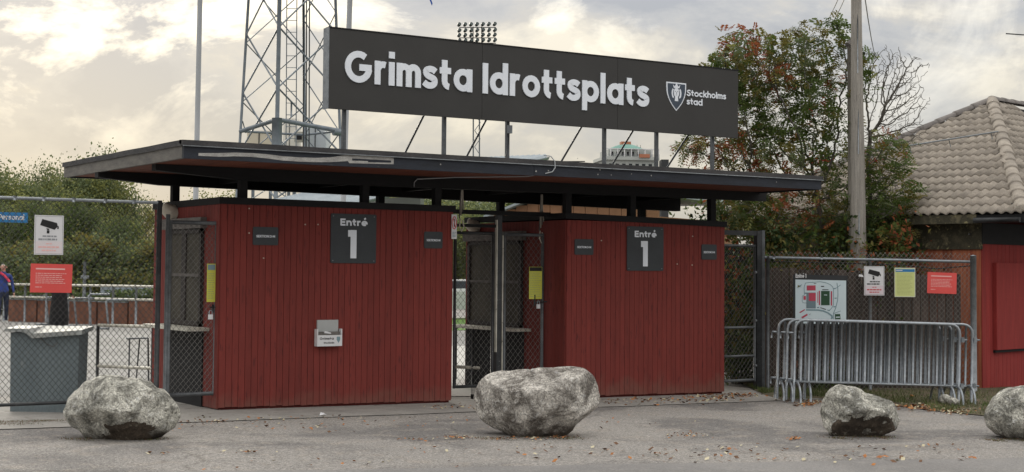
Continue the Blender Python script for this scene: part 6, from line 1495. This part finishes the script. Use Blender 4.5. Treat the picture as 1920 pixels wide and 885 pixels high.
# corrugated stand roof and ochre hall seen under the canopy
a = at(462, 366, 46); b_ = at(640, 372, 44); dv = b_ - a; L = dv.length
st = thing('stand_roof', 'pale corrugated sheet roof of a stand behind left booth', 'roof', (a.x, a.y, 0), atan2(dv.y, dv.x))
mb = MB(); V = []; n = 90
for i in range(n + 1):
    x = L * i / n; z = .10 * sin(2 * pi * i / 5); V += [(x, 0, 3.45 + z), (x + 3, 7, 5.3 + z)]
mb.add(V, [(2 * i, 2 * i + 2, 2 * i + 3, 2 * i + 1) for i in range(n)], 0, True); mb.build('roof_sheets', sheet_m, st)
MB().box(-.2, L + .2, -.06, -.01, 3.2, 3.42).build('fascia', galv_dull, st)
for i in range(4): MB().box(.3 + i * (L - .7) / 3, .45 + i * (L - .7) / 3, .2, .35, 0, 3.3).build('post', galv_dull, st)
MB().bbox(0, L, 4, 4.2, 0, 3.9, .02).build('back_wall', pale_wall, st)
a = at(925, 400, 62); b_ = at(1235, 400, 58); dv = b_ - a; L = dv.length
oh = thing('ochre_hall', 'long ochre clad hall behind the right booth', 'building', (a.x, a.y, 0), atan2(dv.y, dv.x))
z0_ = at(1060, 402, 60).z; z1_ = at(1060, 386, 60).z
for i in range(14): MB().bbox(L * i / 14 + .01, L * (i + 1) / 14 - .01, 0, .1, 0, z0_ + .02 + (z1_ - z0_) * min(1, (i + 1) / 4) + .25 * min(1, i / 4), .01).build('cladding_panel', ochre_m, oh)
MB().hexa([(-.3, -.3, z0_ - .1), (L * .27, -.3, z1_ + .3), (L * .27, 8, z1_ + .3), (-.3, 8, z0_ - .1), (-.3, -.3, z0_), (L * .27, -.3, z1_ + .4), (L * .27, 8, z1_ + .4), (-.3, 8, z0_)]).build('roof', sheet_m, oh)
MB().box(L * .27, L + .3, -.3, 8, z1_ + .3, z1_ + .42).build('roof', sheet_m, oh)
MB().box(.1, L - .1, .12, 8, 0, z0_ - .12).build('hall_body', ochre_m, oh)

# parked car in the gap between the booths
g = at(868, 588, 54); r = thing('parked_car', 'white car parked on far grass, seen between the booths', 'car', (g.x, g.y, gz(g.x)), YAW - pi / 2 + radians(12))
mb = MB(); prof2 = [(-2.1, .35), (-2.15, .75), (-1.9, .92), (-1.2, 1.0), (-.6, 1.42), (.9, 1.45), (1.6, 1.02), (2.1, .92), (2.15, .4)]
for y0_, y1_, k in ((-.85, .85, 1),): 
    n = len(prof2); V = [(p[0], -.85 if p[1] < 1.05 else -.68, p[1]) for p in prof2] + [(p[0], .85 if p[1] < 1.05 else .68, p[1]) for p in prof2]
    mb.add(V, [tuple(range(n)), tuple(reversed(range(n, 2 * n)))] + [((i + 1) % n, i, i + n, (i + 1) % n + n) for i in range(n)])
mb.build('body', car_m, r)
for s in (-1, 1):
    MB().hexa([(-1.05, s * .78 - .05, 1.03), (1.4, s * .78 - .05, 1.03), (1.4, s * .78 + .05, 1.03), (-1.05, s * .78 + .05, 1.03), (-.55, s * .70 - .04, 1.38), (.85, s * .70 - .04, 1.38), (.85, s * .70 + .04, 1.38), (-.55, s * .70 + .04, 1.38)]).build('side_window', car_glass, r)
    for x in (-1.35, 1.35):
        wh = MB().tube([(x, s * .70, .32), (x, s * .90, .32)], .32, 16).build('wheel', tyre_m, r); MB().tube([(x, s * .90, .32), (x, s * .915, .32)], .18, 12).build('rim', galv, wh)
for x in (-2.14, 2.12): MB().box(x - .02, x + .04, -.75, -.45, .62, .75).box(x - .02, x + .04, .45, .75, .62, .75).build('lamp_cluster', ink_red if x < 0 else white_p, r)
# pale path beyond the gate
mb = MB(); pp = [(846, 650), (880, 650), (884, 745), (844, 745)]; V = [on_ground(*p) for p in pp]; mb.add([(v.x, v.y, gz(v.x) + .016) for v in V], [(3, 2, 1, 0)]); struct('path', mb, M('pale path', (.5, .49, .46), (.44, .43, .4), 3, .9))
# grass strip in front of the trees
